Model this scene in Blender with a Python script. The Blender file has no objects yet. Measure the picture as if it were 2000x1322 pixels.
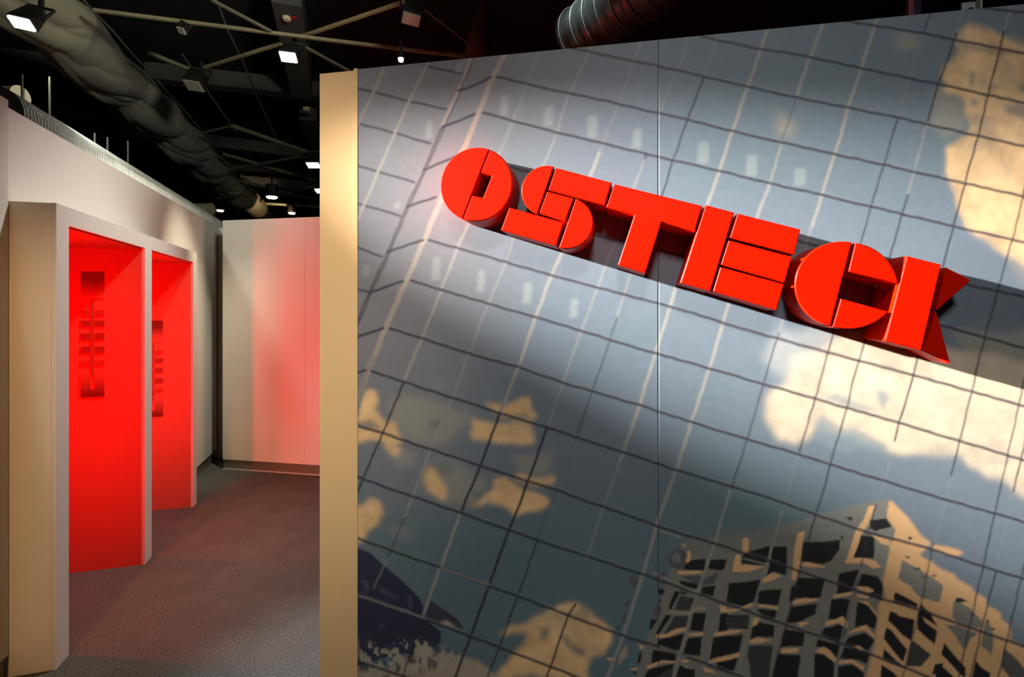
import bpy, bmesh, math, random
import numpy as np
from mathutils import Vector, Matrix, noise

random.seed(7)
scene = bpy.context.scene
COL = scene.collection
F = 1027.0            # focal length in photo pixels (photo is 2000 x 1322)
CAMZ = 1.6
HY = 606.0            # eye level row

# ------------------------------------------------------------------ camera
cam = bpy.data.cameras.new('camera')
cam.sensor_fit = 'HORIZONTAL'
cam.sensor_width = 36.0
cam.lens = 36.0 * F / 2000.0
cam.shift_x = 0.0
cam.shift_y = -(661.0 - HY) / 2000.0
cam.clip_start = 0.02
cam.clip_end = 200
camo = bpy.data.objects.new('camera', cam)
camo.location = (0, 0, CAMZ)
camo.rotation_euler = (math.pi / 2, 0, 0)
COL.objects.link(camo)
scene.camera = camo

# ------------------------------------------------------------------ view + world
vs = scene.view_settings
vs.view_transform = 'Standard'
vs.look = 'None'
vs.gamma = 1
vs.use_curve_mapping = False
vs.exposure = 0.0
w = bpy.data.worlds.new('hall_air')
scene.world = w
w.use_nodes = True
w.node_tree.nodes['Background'].inputs[0].default_value = (0.9, 0.85, 0.75, 1)
w.node_tree.nodes['Background'].inputs[1].default_value = 0.02
scene.cycles.max_bounces = 8
scene.cycles.diffuse_bounces = 5

# ------------------------------------------------------------------ mural wall frame
P0 = Vector((-0.585, 1.995, 0))
E = Vector((0.98055, -0.19628, 0))       # along the wall, to the right
NW = Vector((-0.19628, -0.98055, 0))     # out of the wall, to the viewer
WALLH = 2.515


def wall_pt(u, z, d=0.0):
    p = P0 + E * u + NW * d
    return Vector((p.x, p.y, z))


def wall_uv(px, py, d=0.0):
    """the point of the wall (pushed out by d) that the photograph shows at px, py"""
    r = (px - 1000.0) / F
    q = P0 + NW * d
    # q + E u = Y (r, 1)
    u = (r * q.y - q.x) / (E.x - r * E.y)
    Y = q.y + E.y * u
    return u, CAMZ + (HY - py) / F * Y


def plane_pt(px, py, Z):
    Y = (Z - CAMZ) * F / (HY - py)
    return Vector(((px - 1000.0) / F * Y, Y, Z))


def at_y(px, py, Y):
    return Vector(((px - 1000.0) / F * Y, Y, CAMZ + (HY - py) / F * Y))


# ------------------------------------------------------------------ lights
def aim(o, target):
    d = Vector(target) - o.location
    o.rotation_euler = d.to_track_quat('-Z', 'Y').to_euler()


def spot(name, loc, target, power, color, angle, blend=0.6, radius=0.05):
    l = bpy.data.lights.new(name, 'SPOT')
    l.energy = power
    l.color = color
    l.spot_size = math.radians(angle)
    l.spot_blend = blend
    l.shadow_soft_size = radius
    o = bpy.data.objects.new(name, l)
    o.location = loc
    COL.objects.link(o)
    aim(o, target)
    return o


def area(name, loc, target, power, color, sx, sy):
    l = bpy.data.lights.new(name, 'AREA')
    l.shape = 'RECTANGLE'
    l.size, l.size_y = sx, sy
    l.energy = power
    l.color = color
    o = bpy.data.objects.new(name, l)
    o.location = loc
    COL.objects.link(o)
    aim(o, target)
    return o


# sign spotlight: hangs to the left of the sign, on the line of its lower edge, grazing the wall
ub0, zb0 = wall_uv(905, 432)
ub1, zb1 = wall_uv(1262, 541)
SL = (zb1 - zb0) / (ub1 - ub0)
KL, KH = 5.0, 1.10
uk = ub0 - KL
kp = wall_pt(uk, zb0 + SL * (uk - ub0) + 0.0, KH)
KS = KH * math.tan(math.radians(82.7))
spot('sign_spot', kp, wall_pt(uk + KS, zb0 + SL * (KS - KL) + 0.12, 0.0), 24500, (1.0, 0.965, 0.92), 14.0, 1.0, 0.02)

# unseen spots behind and above the viewer; mural and post ones are added fill
spot('mural_fill', (-0.3, -2.2, 4.3), (0.75, 1.85, 0.8), 430, (1.0, 0.97, 0.93), 58, 1.0, 0.35)
spot('warm_spot_alcove', (-0.85, -2.0, 3.9), (-2.1, 2.35, 1.0), 430, (1.0, 0.53, 0.18), 24, 0.8, 0.10)
spot('post_fill', (-1.3, -1.6, 4.0), (-1.05, 2.0, 1.70), 500, (1.0, 0.92, 0.80), 31, 1.0, 0.10)
# corridor lamps, with a few added fill spots among them
spot('corridor_spot', (-0.75, 3.45, 3.9), (-2.35, 3.0, 0.85), 310, (1.0, 0.93, 0.84), 64, 1.0, 0.10)
spot('corner_light', (-1.75, 4.25, 3.6), (-2.97, 4.85, 1.3), 290, (1.0, 0.95, 0.72), 38, 1.0, 0.06)
spot('floor_fill', (-0.45, 2.5, 3.8), (-0.66, 2.3, 0.0), 640, (0.92, 0.97, 1.0), 28, 1.0, 0.1)  # added fill to brighten the carpet, no fixture
spot('duct_fill', (0.2, 1.6, 3.3), (-4.6, 6.5, 4.0), 400, (1.0, 0.95, 0.76), 50, 1.0, 0.2)  # fill added for the draped duct, without any fixture
spot('far_left_lamp', (-2.88, 3.12, 3.25), (-2.95, 3.95, 2.72), 60, (0.95, 1.0, 0.88), 95, 0.9, 0.06)
spot('pipe_lamp', (-1.9, 4.0, 3.7), (-2.75, 3.5, 2.66), 55, (1.0, 0.97, 0.85), 60, 1.0, 0.05)
spot('flexible_duct_fill', (0.25, 3.5, 4.7), (0.70, 4.2, 4.0), 150, (0.90, 1.0, 0.97), 45, 0.8, 0.05)  # added to raise a highlight on the foil sleeve
spot('far_duct_lamp', (-4.6, 11.0, 3.6), (-5.8, 12.0, 3.95), 90, (1.0, 0.72, 0.40), 60, 0.8, 0.05)


# ------------------------------------------------------------------ helpers
def mat(name, color, rough=0.6, metal=0.0, spec=0.5, emit=None, estr=0.0, noise_scale=None, var=0.1, bump=0.0, coat=0.0):
    m = bpy.data.materials.new(name)
    m.use_nodes = True
    nt = m.node_tree
    b = nt.nodes['Principled BSDF']
    b.inputs['Base Color'].default_value = (*color, 1)
    b.inputs['Roughness'].default_value = rough
    b.inputs['Metallic'].default_value = metal
    b.inputs['Specular IOR Level'].default_value = spec
    b.inputs['Coat Weight'].default_value = coat
    if emit:
        b.inputs['Emission Color'].default_value = (*emit, 1)
        b.inputs['Emission Strength'].default_value = estr
    if noise_scale:
        tc = nt.nodes.new('ShaderNodeTexCoord')
        n = nt.nodes.new('ShaderNodeTexNoise')
        n.inputs['Scale'].default_value = noise_scale
        n.inputs['Detail'].default_value = 4
        nt.links.new(tc.outputs['Object'], n.inputs['Vector'])
        r = nt.nodes.new('ShaderNodeValToRGB')
        r.color_ramp.elements[0].position = 0.3
        r.color_ramp.elements[1].position = 0.7
        r.color_ramp.elements[0].color = (*[max(0, c * (1 - var)) for c in color], 1)
        r.color_ramp.elements[1].color = (*[min(1, c * (1 + var)) for c in color], 1)
        nt.links.new(n.outputs['Fac'], r.inputs['Fac'])
        nt.links.new(r.outputs['Color'], b.inputs['Base Color'])
        if bump:
            bn = nt.nodes.new('ShaderNodeBump')
            bn.inputs['Strength'].default_value = bump
            bn.inputs['Distance'].default_value = 0.01
            nt.links.new(n.outputs['Fac'], bn.inputs['Height'])
            nt.links.new(bn.outputs['Normal'], b.inputs['Normal'])
    return m


class MB:
    def __init__(self):
        self.v, self.f = [], []

    def add(self, vs, fs):
        n = len(self.v)
        self.v += [tuple(p) for p in vs]
        self.f += [[n + i for i in f] for f in fs]
        return self

    def hexa(self, c):
        """eight corners: bottom four (counter-clockwise from above), top four"""
        return self.add(c, [(3, 2, 1, 0), (4, 5, 6, 7), (0, 1, 5, 4), (1, 2, 6, 5), (2, 3, 7, 6), (3, 0, 4, 7)])

    def box(self, x0, y0, z0, x1, y1, z1):
        return self.hexa([(x0, y0, z0), (x1, y0, z0), (x1, y1, z0), (x0, y1, z0), (x0, y0, z1), (x1, y0, z1), (x1, y1, z1), (x0, y1, z1)])

    def frame_box(self, o, a, b, a0, a1, b0, b1, z0, z1):
        """box in a frame: origin o, horizontal axes a and b"""
        c = []
        for z in (z0, z1):
            for s, t in ((a0, b0), (a1, b0), (a1, b1), (a0, b1)):
                p = o + a * s + b * t
                c.append((p.x, p.y, z))
        return self.hexa(c)

    def bar(self, p, q, w, h=None):
        """square bar from p to q"""
        p, q = Vector(p), Vector(q)
        h = h or w
        d = (q - p).normalized()
        up = Vector((0, 0, 1)) if abs(d.z) < 0.95 else Vector((1, 0, 0))
        s = d.cross(up).normalized() * (w / 2)
        t = s.cross(d).normalized() * (h / 2)
        return self.add([p - s - t, p + s - t, p + s + t, p - s + t, q - s - t, q + s - t, q + s + t, q - s + t],
                        [(0, 1, 2, 3), (7, 6, 5, 4), (0, 4, 5, 1), (1, 5, 6, 2), (2, 6, 7, 3), (3, 7, 4, 0)])

    def tube(self, pts, r, n=8, cap=True, radii=None):
        pts = [Vector(p) for p in pts]
        rings = []
        ref = None
        for i, p in enumerate(pts):
            d = (pts[min(i + 1, len(pts) - 1)] - pts[max(i - 1, 0)]).normalized()
            if ref is None:
                ref = Vector((0, 0, 1)) if abs(d.z) < 0.9 else Vector((1, 0, 0))
            s = d.cross(ref).normalized()
            t = s.cross(d).normalized()
            ref = t
            rr = radii[i] if radii else r
            rings.append([p + (s * math.cos(2 * math.pi * k / n) + t * math.sin(2 * math.pi * k / n)) * rr for k in range(n)])
        base = len(self.v)
        for rg in rings:
            self.v += [tuple(p) for p in rg]
        for i in range(len(rings) - 1):
            for k in range(n):
                a = base + i * n + k
                b = base + i * n + (k + 1) % n
                self.f.append([a, b, b + n, a + n])
        if cap:
            self.f.append([base + k for k in range(n)][::-1])
            self.f.append([base + (len(rings) - 1) * n + k for k in range(n)])
        return self

    def build(self, name, m, parent=None, smooth=False, bevel=0.0, origin=None):
        me = bpy.data.meshes.new(name)
        vv = self.v
        if origin is not None:
            vv = [tuple(Vector(p) - Vector(origin)) for p in vv]
        me.from_pydata(vv, [], self.f)
        me.update()
        bm = bmesh.new()
        bm.from_mesh(me)
        bmesh.ops.recalc_face_normals(bm, faces=bm.faces)
        if bevel:
            bmesh.ops.bevel(bm, geom=list(bm.edges), offset=bevel, segments=2, affect='EDGES', profile=0.5)
        bm.to_mesh(me)
        bm.free()
        if smooth:
            for p in me.polygons:
                p.use_smooth = True
        me.materials.append(m)
        o = bpy.data.objects.new(name, me)
        COL.objects.link(o)
        if origin is not None:
            o.location = origin
        if parent:
            set_parent(o, parent)
        return o


def set_parent(o, parent):
    o.parent = parent
    # builders work in world space: keep it
    o.matrix_parent_inverse = world_of(parent).inverted()


def world_of(o):
    m = Matrix.LocRotScale(o.location, o.rotation_euler, o.scale)
    if o.parent:
        return world_of(o.parent) @ o.matrix_parent_inverse @ m
    return m


def struct(o):
    o['kind'] = 'structure'
    return o


def tag(o, label, cat, group=None):
    o['label'] = label
    o['category'] = cat
    if group:
        o['group'] = group
    return o


def thing(name, label, cat, loc=(0, 0, 0), group=None):
    o = bpy.data.objects.new(name, None)
    o.empty_display_size = 0.1
    o.location = loc
    COL.objects.link(o)
    return tag(o, label, cat, group)


# ------------------------------------------------------------------ materials
M = {}
M['carpet'] = mat('carpet', (0.085, 0.075, 0.068), 0.95, spec=0.1)
nt = M['carpet'].node_tree
b = nt.nodes['Principled BSDF']
tc = nt.nodes.new('ShaderNodeTexCoord')
n1 = nt.nodes.new('ShaderNodeTexNoise'); n1.inputs['Scale'].default_value = 160; n1.inputs['Detail'].default_value = 3
n2 = nt.nodes.new('ShaderNodeTexNoise'); n2.inputs['Scale'].default_value = 5; n2.inputs['Detail'].default_value = 3
r1 = nt.nodes.new('ShaderNodeValToRGB')
r1.color_ramp.elements[0].position = 0.32; r1.color_ramp.elements[0].color = (0.034, 0.035, 0.032, 1)
r1.color_ramp.elements[1].position = 0.70; r1.color_ramp.elements[1].color = (0.155, 0.160, 0.145, 1)
r2 = nt.nodes.new('ShaderNodeValToRGB')
r2.color_ramp.elements[0].position = 0.35; r2.color_ramp.elements[0].color = (0.92, 0.92, 0.92, 1)
r2.color_ramp.elements[1].position = 0.65; r2.color_ramp.elements[1].color = (1.05, 1.05, 1.05, 1)
mx = nt.nodes.new('ShaderNodeMix'); mx.data_type = 'RGBA'; mx.blend_type = 'MULTIPLY'; mx.inputs[0].default_value = 1
nt.links.new(tc.outputs['Object'], n1.inputs['Vector']); nt.links.new(tc.outputs['Object'], n2.inputs['Vector'])
nt.links.new(n1.outputs['Fac'], r1.inputs['Fac']); nt.links.new(n2.outputs['Fac'], r2.inputs['Fac'])
nt.links.new(r1.outputs['Color'], mx.inputs[6]); nt.links.new(r2.outputs['Color'], mx.inputs[7])
nt.links.new(mx.outputs[2], b.inputs['Base Color'])
bn = nt.nodes.new('ShaderNodeBump'); bn.inputs['Strength'].default_value = 0.6; bn.inputs['Distance'].default_value = 0.006
nt.links.new(n1.outputs['Fac'], bn.inputs['Height']); nt.links.new(bn.outputs['Normal'], b.inputs['Normal'])

M['white_panel'] = mat('white_panel', (0.74, 0.71, 0.66), 0.55, spec=0.3, noise_scale=1.5, var=0.02)
M['cream_panel'] = mat('cream_panel', (0.80, 0.53, 0.25), 0.5, spec=0.3, noise_scale=2.0, var=0.02)
M['niche_red'] = mat('niche_red', (0.52, 0.14, 0.09), 0.6, spec=0.2, noise_scale=3, var=0.02)
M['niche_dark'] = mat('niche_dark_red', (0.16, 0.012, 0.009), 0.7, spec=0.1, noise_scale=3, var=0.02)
M['base'] = mat('base_strip', (0.16, 0.14, 0.12), 0.4, spec=0.4, noise_scale=6, var=0.08)
M['lip'] = mat('base_lip', (0.55, 0.5, 0.45), 0.3, noise_scale=6, var=0.05)
M['core'] = mat('wall_core', (0.02, 0.02, 0.02), 0.8, noise_scale=4, var=0.1)
M['black_paint'] = mat('black_paint', (0.026, 0.027, 0.026), 0.9, spec=0.15, noise_scale=3, var=0.25)
M['beam_grey'] = mat('beam_grey', (0.075, 0.078, 0.076), 0.8, spec=0.2, noise_scale=3, var=0.15)
M['bar_olive'] = mat('bar_olive', (0.23, 0.215, 0.125), 0.6, metal=0.1, noise_scale=5, var=0.25)
M['bar_dark'] = mat('bar_dark', (0.11, 0.11, 0.075), 0.6, metal=0.1, noise_scale=5, var=0.25)
M['wire'] = mat('wire', (0.25, 0.26, 0.26), 0.5, metal=0.6, noise_scale=9, var=0.1)
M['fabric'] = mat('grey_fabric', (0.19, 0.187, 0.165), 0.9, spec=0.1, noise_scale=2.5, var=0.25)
M['lamplit_fabric'] = mat('lamplit_fabric', (0.30, 0.30, 0.225), 0.9, spec=0.1, noise_scale=2.5, var=0.15)  # lighter copy of the grey cloth, lamp light put into its colour
M['silver'] = mat('silver_duct', (0.62, 0.63, 0.60), 0.40, metal=0.7, noise_scale=8, var=0.12)
M['brass_duct'] = mat('dull_duct', (0.40, 0.36, 0.26), 0.42, metal=0.6, noise_scale=8, var=0.15)
M['dark_duct'] = mat('dark_duct', (0.05, 0.05, 0.048), 0.45, metal=0.4, noise_scale=6, var=0.2)
M['black_metal'] = mat('black_metal', (0.012, 0.012, 0.012), 0.5, spec=0.4, noise_scale=9, var=0.2)
M['lens_off'] = mat('lens_off', (0.34, 0.32, 0.27), 0.35, metal=0.15, noise_scale=30, var=0.2)
M['lens_on'] = mat('lens_on', (0.9, 0.9, 0.9), 0.4, emit=(1.0, 1.0, 0.92), estr=14, noise_scale=9, var=0.02)
M['lens_warm'] = mat('lens_warm', (0.9, 0.8, 0.6), 0.4, emit=(1.0, 0.78, 0.48), estr=14, noise_scale=9, var=0.02)
M['lens_red'] = mat('lens_pink', (0.9, 0.6, 0.6), 0.4, emit=(1.0, 0.75, 0.72), estr=10, noise_scale=9, var=0.02)
M['detector'] = mat('detector_cream', (0.72, 0.70, 0.50), 0.5, noise_scale=12, var=0.05)
M['red_tab'] = mat('red_tab', (0.40, 0.02, 0.03), 0.5, noise_scale=12, var=0.1)
M['led_red'] = mat('led_red', (0.8, 0.05, 0.02), 0.4, emit=(1.0, 0.003, 0.001), estr=100, noise_scale=12, var=0.02)
M['sign_red'] = mat('sign_red', (0.56, 0.0070, 0.0002), 0.38, spec=0.05, noise_scale=2, var=0.02)
M['post_blue'] = mat('post_blue', (0.45, 0.50, 0.75), 0.5, noise_scale=5, var=0.1)
M['brown_cloth'] = mat('brown_cloth', (0.035, 0.03, 0.025), 0.9, noise_scale=5, var=0.2)
M['bracket'] = mat('bracket_grey', (0.26, 0.27, 0.25), 0.6, metal=0.4, noise_scale=9, var=0.15)

# ------------------------------------------------------------------ hall shell
struct(MB().box(-14, -6, -0.1, 14, 27, 0.0).build('floor', M['carpet']))
ceiling = struct(MB().box(-14, -6, 4.9, 14, 27, 5.0).build('ceiling', M['black_paint']))
struct(MB().box(-14, 27, 0, 14, 27.2, 4.9).build('wall_north', M['black_paint']))
struct(MB().box(-14, -6.2, 0, 14, -6, 4.9).build('wall_south', M['black_paint']))
struct(MB().box(-14.2, -6, 0, -14, 27, 4.9).build('wall_west', M['black_paint']))
struct(MB().box(14, -6, 0, 14.2, 27, 4.9).build('wall_east', M['black_paint']))

# ------------------------------------------------------------------ left wall
UP = Vector((0, 0, 0))


def left_line(Y, x0=-1.615, k=-0.2775):
    return Vector((x0 + k * Y, Y, 0))


LT = Vector((-0.2775, 1, 0)).normalized()     # along the left wall, away from the viewer
LN = Vector((LT.y, -LT.x, 0))                 # towards the corridor
LO = Vector((-1.615, 0, 0))
wl = bpy.data.objects.new('wall_left', None)
COL.objects.link(wl)
wl['kind'] = 'structure'
# near panel, standing a little proud
lt_split = 2.36
MB().frame_box(LO, LT, LN, 2.20, lt_split, -0.04, 0.055, 0.10, WALLH).build('panel', M['white_panel'], wl)
# lower panels carrying the wall on towards the viewer
for a, c in ((-2.4, -0.102), (-0.10, 2.198)):
    MB().frame_box(LO, LT, LN, a, c, -0.04, 0.055, 0.10, 2.0).build('panel', M['white_panel'], wl)
# long panel behind the alcove frame: an L standing over it and beyond it
lt_end = 5.88
tA, tB = lt_split + 0.002, 4.44
pl = MB()
pl.frame_box(LO, LT, LN, tA, tB, -0.06, 0.0, 2.0, WALLH)
pl.frame_box(LO, LT, LN, tB, lt_end, -0.06, 0.0, 0.10, WALLH)
pl.build('panel', M['white_panel'], wl)
bl = bpy.data.objects.new('baseboard_left', None)
COL.objects.link(bl)
bl['kind'] = 'structure'
MB().frame_box(LO, LT, LN, -2.4, lt_split - 0.01, -0.04, 0.045, 0, 0.10).build('strip', M['base'], bl)
MB().frame_box(LO, LT, LN, tB, lt_end, -0.06, -0.008, 0, 0.10).build('strip', M['base'], bl)

# ------------------------------------------------------------------ back wall and its recess
BO = Vector((-2.916, 5.30, 0))
BE = Vector((0.98055, -0.19628, 0))
BN = Vector((-0.19628, -0.98055, 0))
wb = bpy.data.objects.new('wall_back', None)
COL.objects.link(wb)
wb['kind'] = 'structure'
for a, c in ((0.0, 0.919), (0.921, 2.02), (2.022, 3.12)):
    MB().frame_box(BO, BE, BN, a, c, -0.06, 0.0, 0.10, WALLH - 0.01).build('panel', M['white_panel'], wb)
bb = bpy.data.objects.new('baseboard_back', None)
COL.objects.link(bb)
bb['kind'] = 'structure'
MB().frame_box(BO, BE, BN, 0.003, 3.12, -0.05, -0.010, 0, 0.10).build('strip', M['base'], bb)
MB().frame_box(BO, BE, BN, 0.003, 3.12, -0.010, 0.002, 0, 0.010).build('lip', M['lip'], bb)
RO = BO + BN * -0.36 + BE * -0.40
wr = struct(MB().frame_box(RO, BE, BN, 0.0, 1.3, -0.05, 0.0, 0.0, WALLH - 0.02).build('wall_corner', M['white_panel']))
struct(MB().frame_box(RO, BE, BN, 0.12, 1.2, 0.001, 0.012, 0.0, 0.10).build('baseboard_corner', M['base']))

# ------------------------------------------------------------------ alcove frame with two red niches
CO = Vector((-2.029, 2.341, 0))
AT = Vector((-0.2801, 0.9600, 0))
AM = Vector((-0.9600, -0.2801, 0))
T = (0.0, 0.106, 1.0115, 1.126, 2.022, 2.114)
DEEP = 1.30
ZO, ZT = 1.993, 2.078
alc = thing('alcove_frame', 'white double alcove frame glowing red inside, built against the left wall', 'alcove', (CO.x, CO.y, 0))
ff = MB()
for a, c in ((T[0], T[1]), (T[2], T[3]), (T[4], T[5])):
    ff.frame_box(CO, AT, AM, a, c, 0.0, 0.018, 0.0, ZT)
for a, c in ((T[1], T[2]), (T[3], T[4])):
    ff.frame_box(CO, AT, AM, a, c, 0.0, 0.018, ZO, ZT)
ff.build('face_frame', M['white_panel'], alc)
for i, (a, c) in enumerate(((T[0], T[1]), (T[2], T[3]), (T[4], T[5]))):
    o = MB().frame_box(CO, AT, AM, a + (0.0015 if i == 0 else 0), c - (0.0015 if i == 2 else 0), 0.0195, DEEP, 0.0, ZO - 0.0005).build('partition', M['white_panel' if i == 0 else 'niche_red'], alc)
MB().frame_box(CO, AT, AM, T[0] + 0.0015, T[5] - 0.0015, 0.0195, DEEP, ZO, ZT - 0.001).build('top_slab', M['white_panel'], alc)
for a, c in ((T[1], T[2]), (T[3], T[4])):
    MB().frame_box(CO, AT, AM, a + 0.006, c - 0.001, 0.0195, DEEP - 0.001, ZO - 0.008, ZO - 0.001).build('niche_ceiling', M['niche_red'], alc)
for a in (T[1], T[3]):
    MB().frame_box(CO, AT, AM, a + 0.0005, a + 0.005, 0.0195, DEEP - 0.001, 0.0, ZO - 0.001).build('bounce_lining', M['niche_dark'], alc)  # added unseen boards, dark to cut the red bounce
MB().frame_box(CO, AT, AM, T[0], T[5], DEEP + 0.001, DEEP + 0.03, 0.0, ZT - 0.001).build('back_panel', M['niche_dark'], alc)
for t0 in (T[1], T[3]):
    p = CO + AT * (t0 + 0.10) + AM * 0.25
    MB().tube([(p.x, p.y, 0.50), (p.x, p.y, 1.92)], 0.018, 10).build('led_tube', M['led_red'], alc)
    MB().tube([(p.x, p.y, 0.0), (p.x, p.y, 0.50)], 0.022, 10).build('tube_socket', M['black_metal'], alc)
    MB().tube([(p.x, p.y, 1.92), (p.x, p.y, 1.984)], 0.022, 10).build('tube_socket', M['black_metal'], alc)


def side_pt(px, py, t):
    """where the sight line meets the niche side that stands at t along the frame"""
    o = CO + AT * t
    r = (px - 1000.0) / F
    # o + AM d = Y (r,1)
    d = (r * o.y - o.x) / (AM.x - r * AM.y)
    Y = o.y + AM.y * d
    return d, CAMZ + (HY - py) / F * Y


# printed dark-red pattern on the far side of each niche
def print_mat(name, lo, hi, z0, z1):
    m = mat(name, lo, 0.6, spec=0.2)
    nt = m.node_tree
    g = nt.nodes.new('ShaderNodeNewGeometry')
    s = nt.nodes.new('ShaderNodeSeparateXYZ')
    mr = nt.nodes.new('ShaderNodeMapRange')
    mr.inputs['From Min'].default_value = z0
    mr.inputs['From Max'].default_value = z1
    rp = nt.nodes.new('ShaderNodeValToRGB')
    rp.color_ramp.elements[0].color = (*lo, 1)
    rp.color_ramp.elements[1].color = (*hi, 1)
    nt.links.new(g.outputs['Position'], s.inputs[0])
    nt.links.new(s.outputs['Z'], mr.inputs['Value'])
    nt.links.new(mr.outputs[0], rp.inputs['Fac'])
    nt.links.new(rp.outputs['Color'], nt.nodes['Principled BSDF'].inputs['Base Color'])
    return m


def niche_print(t, x0, y0, sx, sy, label, tone):
    """x0,y0: top left corner in the photograph at scale sx, sy of the first niche's print"""
    def Z(px, py):
        return side_pt(x0 + px * sx, y0 + py * sy, t)
    dA, zA = Z(0, 0)
    dB, zB = Z(0, 246)
    root = thing('wall_graphic', label, 'graphic', tuple(CO + AT * t + AM * dA) , 'dark red prints in the niches')
    k = tone

    def patch(px0, py0, px1, py1, m, name):
        d0, _ = side_pt(x0 + px0 * sx, y0, t)
        d1, _ = side_pt(x0 + px1 * sx, y0, t)
        za = zA + (zB - zA) * py0 / 246.0
        zb = zA + (zB - zA) * py1 / 246.0
        MB().frame_box(CO, AT, AM, t - 0.0022, t - 0.0002, min(d0, d1), max(d0, d1), zb, za).build(name, m, root)

    def zz(py):
        return zA + (zB - zA) * py / 246.0
    dark = (0.15 * k, 0.022, 0.016)
    lite = (0.52, 0.14, 0.09)
    mt = print_mat('print_top', lite, dark, zz(52), zz(18))
    mbm = print_mat('print_bottom', dark, lite, zz(240), zz(196))
    mbar = mat('print_bar', (0.27 * k, 0.035, 0.025), 0.6, spec=0.2, noise_scale=5, var=0.04)
    mbar2 = mat('print_bar_faint', (0.39 * k, 0.05, 0.035), 0.6, spec=0.2, noise_scale=5, var=0.04)
    mst = mat('print_stem', (0.30, 0.085, 0.04), 0.6, spec=0.2, noise_scale=5, var=0.04)
    patch(0, 0, 46, 52, mt, 'square')
    for i, (py, h, m) in enumerate(((76, 10, mbar2), (96, 12, mbar), (121, 13, mbar), (147, 13, mbar), (174, 10, mbar2))):
        patch(0, py, 19, py + h, m, 'bar')
        patch(27, py, 46, py + h, m, 'bar')
    patch(20.5, 56, 25.5, 205, mst, 'stem')
    patch(0, 200, 19, 246, mbm, 'foot')
    patch(27.5, 200, 46, 246, mbm, 'foot')
    patch(19, 231, 27.5, 246, mbm, 'foot')


niche_print(T[2], 158, 530, 1.0, 1.0, 'dark red barred print on the side of the nearer niche', 1.0)
niche_print(T[4], 280.5, 626, 0.83, 0.768, 'dark red barred print on the side of the farther niche', 1.0)
# ------------------------------------------------------------------ printed mural
# The print is painted in a flat raster (its own picture plane) and carried by the panels as a colour attribute.
RX0, RY0, RS = 680.0, -40.0, 2.0
RNX, RNY = 912, 890
gy, gx = np.mgrid[0:RNY, 0:RNX].astype(np.float32)
gx = gx * RS + RX0
gy = gy * RS + RY0
rng = np.random.RandomState(3)


def vnoise(scale, seed, oct=4, sx=1.0):
    """smooth value noise over the raster, about -1..1"""
    out = np.zeros((RNY, RNX), np.float32)
    amp, tot = 1.0, 0.0
    r = np.random.RandomState(seed)
    for o in range(oct):
        s = scale / 2 ** o
        u = (gx - RX0) / (s * sx)
        v = (gy - RY0) / s
        iu, iv = u.astype(np.int32), v.astype(np.int32)
        fu, fv = u - iu, v - iv
        fu = fu * fu * (3 - 2 * fu)
        fv = fv * fv * (3 - 2 * fv)
        g = r.uniform(-1, 1, (iv.max() + 2, iu.max() + 2)).astype(np.float32)
        out += amp * ((g[iv, iu] * (1 - fu) + g[iv, iu + 1] * fu) * (1 - fv) + (g[iv + 1, iu] * (1 - fu) + g[iv + 1, iu + 1] * fu) * fv)
        tot += amp
        amp *= 0.5
    return out / tot


def blur(m, px):
    k = max(1, int(round(px / RS)))
    for ax in (0, 1):
        for _ in range(2):
            p = np.pad(m, [(k + 1, k) if a == ax else (0, 0) for a in (0, 1)], mode='edge')
            c = np.cumsum(p, axis=ax, dtype=np.float64)
            n = 2 * k + 1
            m = ((c[n:] - c[:-n]) if ax == 0 else (c[:, n:] - c[:, :-n])) / n
    return m.astype(np.float32)


wx = vnoise(60, 11, 4)
wy = vnoise(60, 12, 4)


def poly_mask(pts, warp=0.0, soft=0.0, ss=True):
    pts = np.array(pts, float)
    pad = warp + soft * 2 + 4
    x0 = max(0, int((pts[:, 0].min() - pad - RX0) / RS)); x1 = min(RNX, int((pts[:, 0].max() + pad - RX0) / RS) + 2)
    y0 = max(0, int((pts[:, 1].min() - pad - RY0) / RS)); y1 = min(RNY, int((pts[:, 1].max() + pad - RY0) / RS) + 2)
    full = np.zeros((RNY, RNX), np.float32)
    if x1 <= x0 or y1 <= y0:
        return full
    sl = (slice(y0, y1), slice(x0, x1))
    acc = np.zeros((y1 - y0, x1 - x0), np.float32)
    offs = ((-0.5, -0.5), (0.5, -0.5), (-0.5, 0.5), (0.5, 0.5)) if ss else ((0, 0),)
    for ox, oy in offs:
        X = gx[sl] + ox + (wx[sl] * warp if warp else 0)
        Y = gy[sl] + oy + (wy[sl] * warp if warp else 0)
        ins = np.zeros(X.shape, bool)
        n = len(pts)
        for i in range(n):
            xa, ya = pts[i]
            xb, yb = pts[(i + 1) % n]
            if ya == yb:
                continue
            c = ((ya > Y) != (yb > Y)) & (X < (xb - xa) * (Y - ya) / (yb - ya) + xa)
            ins ^= c
        acc += ins
    full[sl] = acc / len(offs)
    return blur(full, soft) if soft else full


def Zm(x0, y0, s, pts):
    return [(x0 + a / s, y0 + b / s) for a, b in pts]


img = np.zeros((RNY, RNX, 3), np.float32)
sky = np.array((0.150, 0.188, 0.228), np.float32)
img[:] = sky
left = np.array((0.190, 0.196, 0.228), np.float32)


def over(mask, col, a=1.0):
    global img
    m = (mask * a)[..., None]
    img = img * (1 - m) + np.array(col, np.float32) * m


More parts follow.
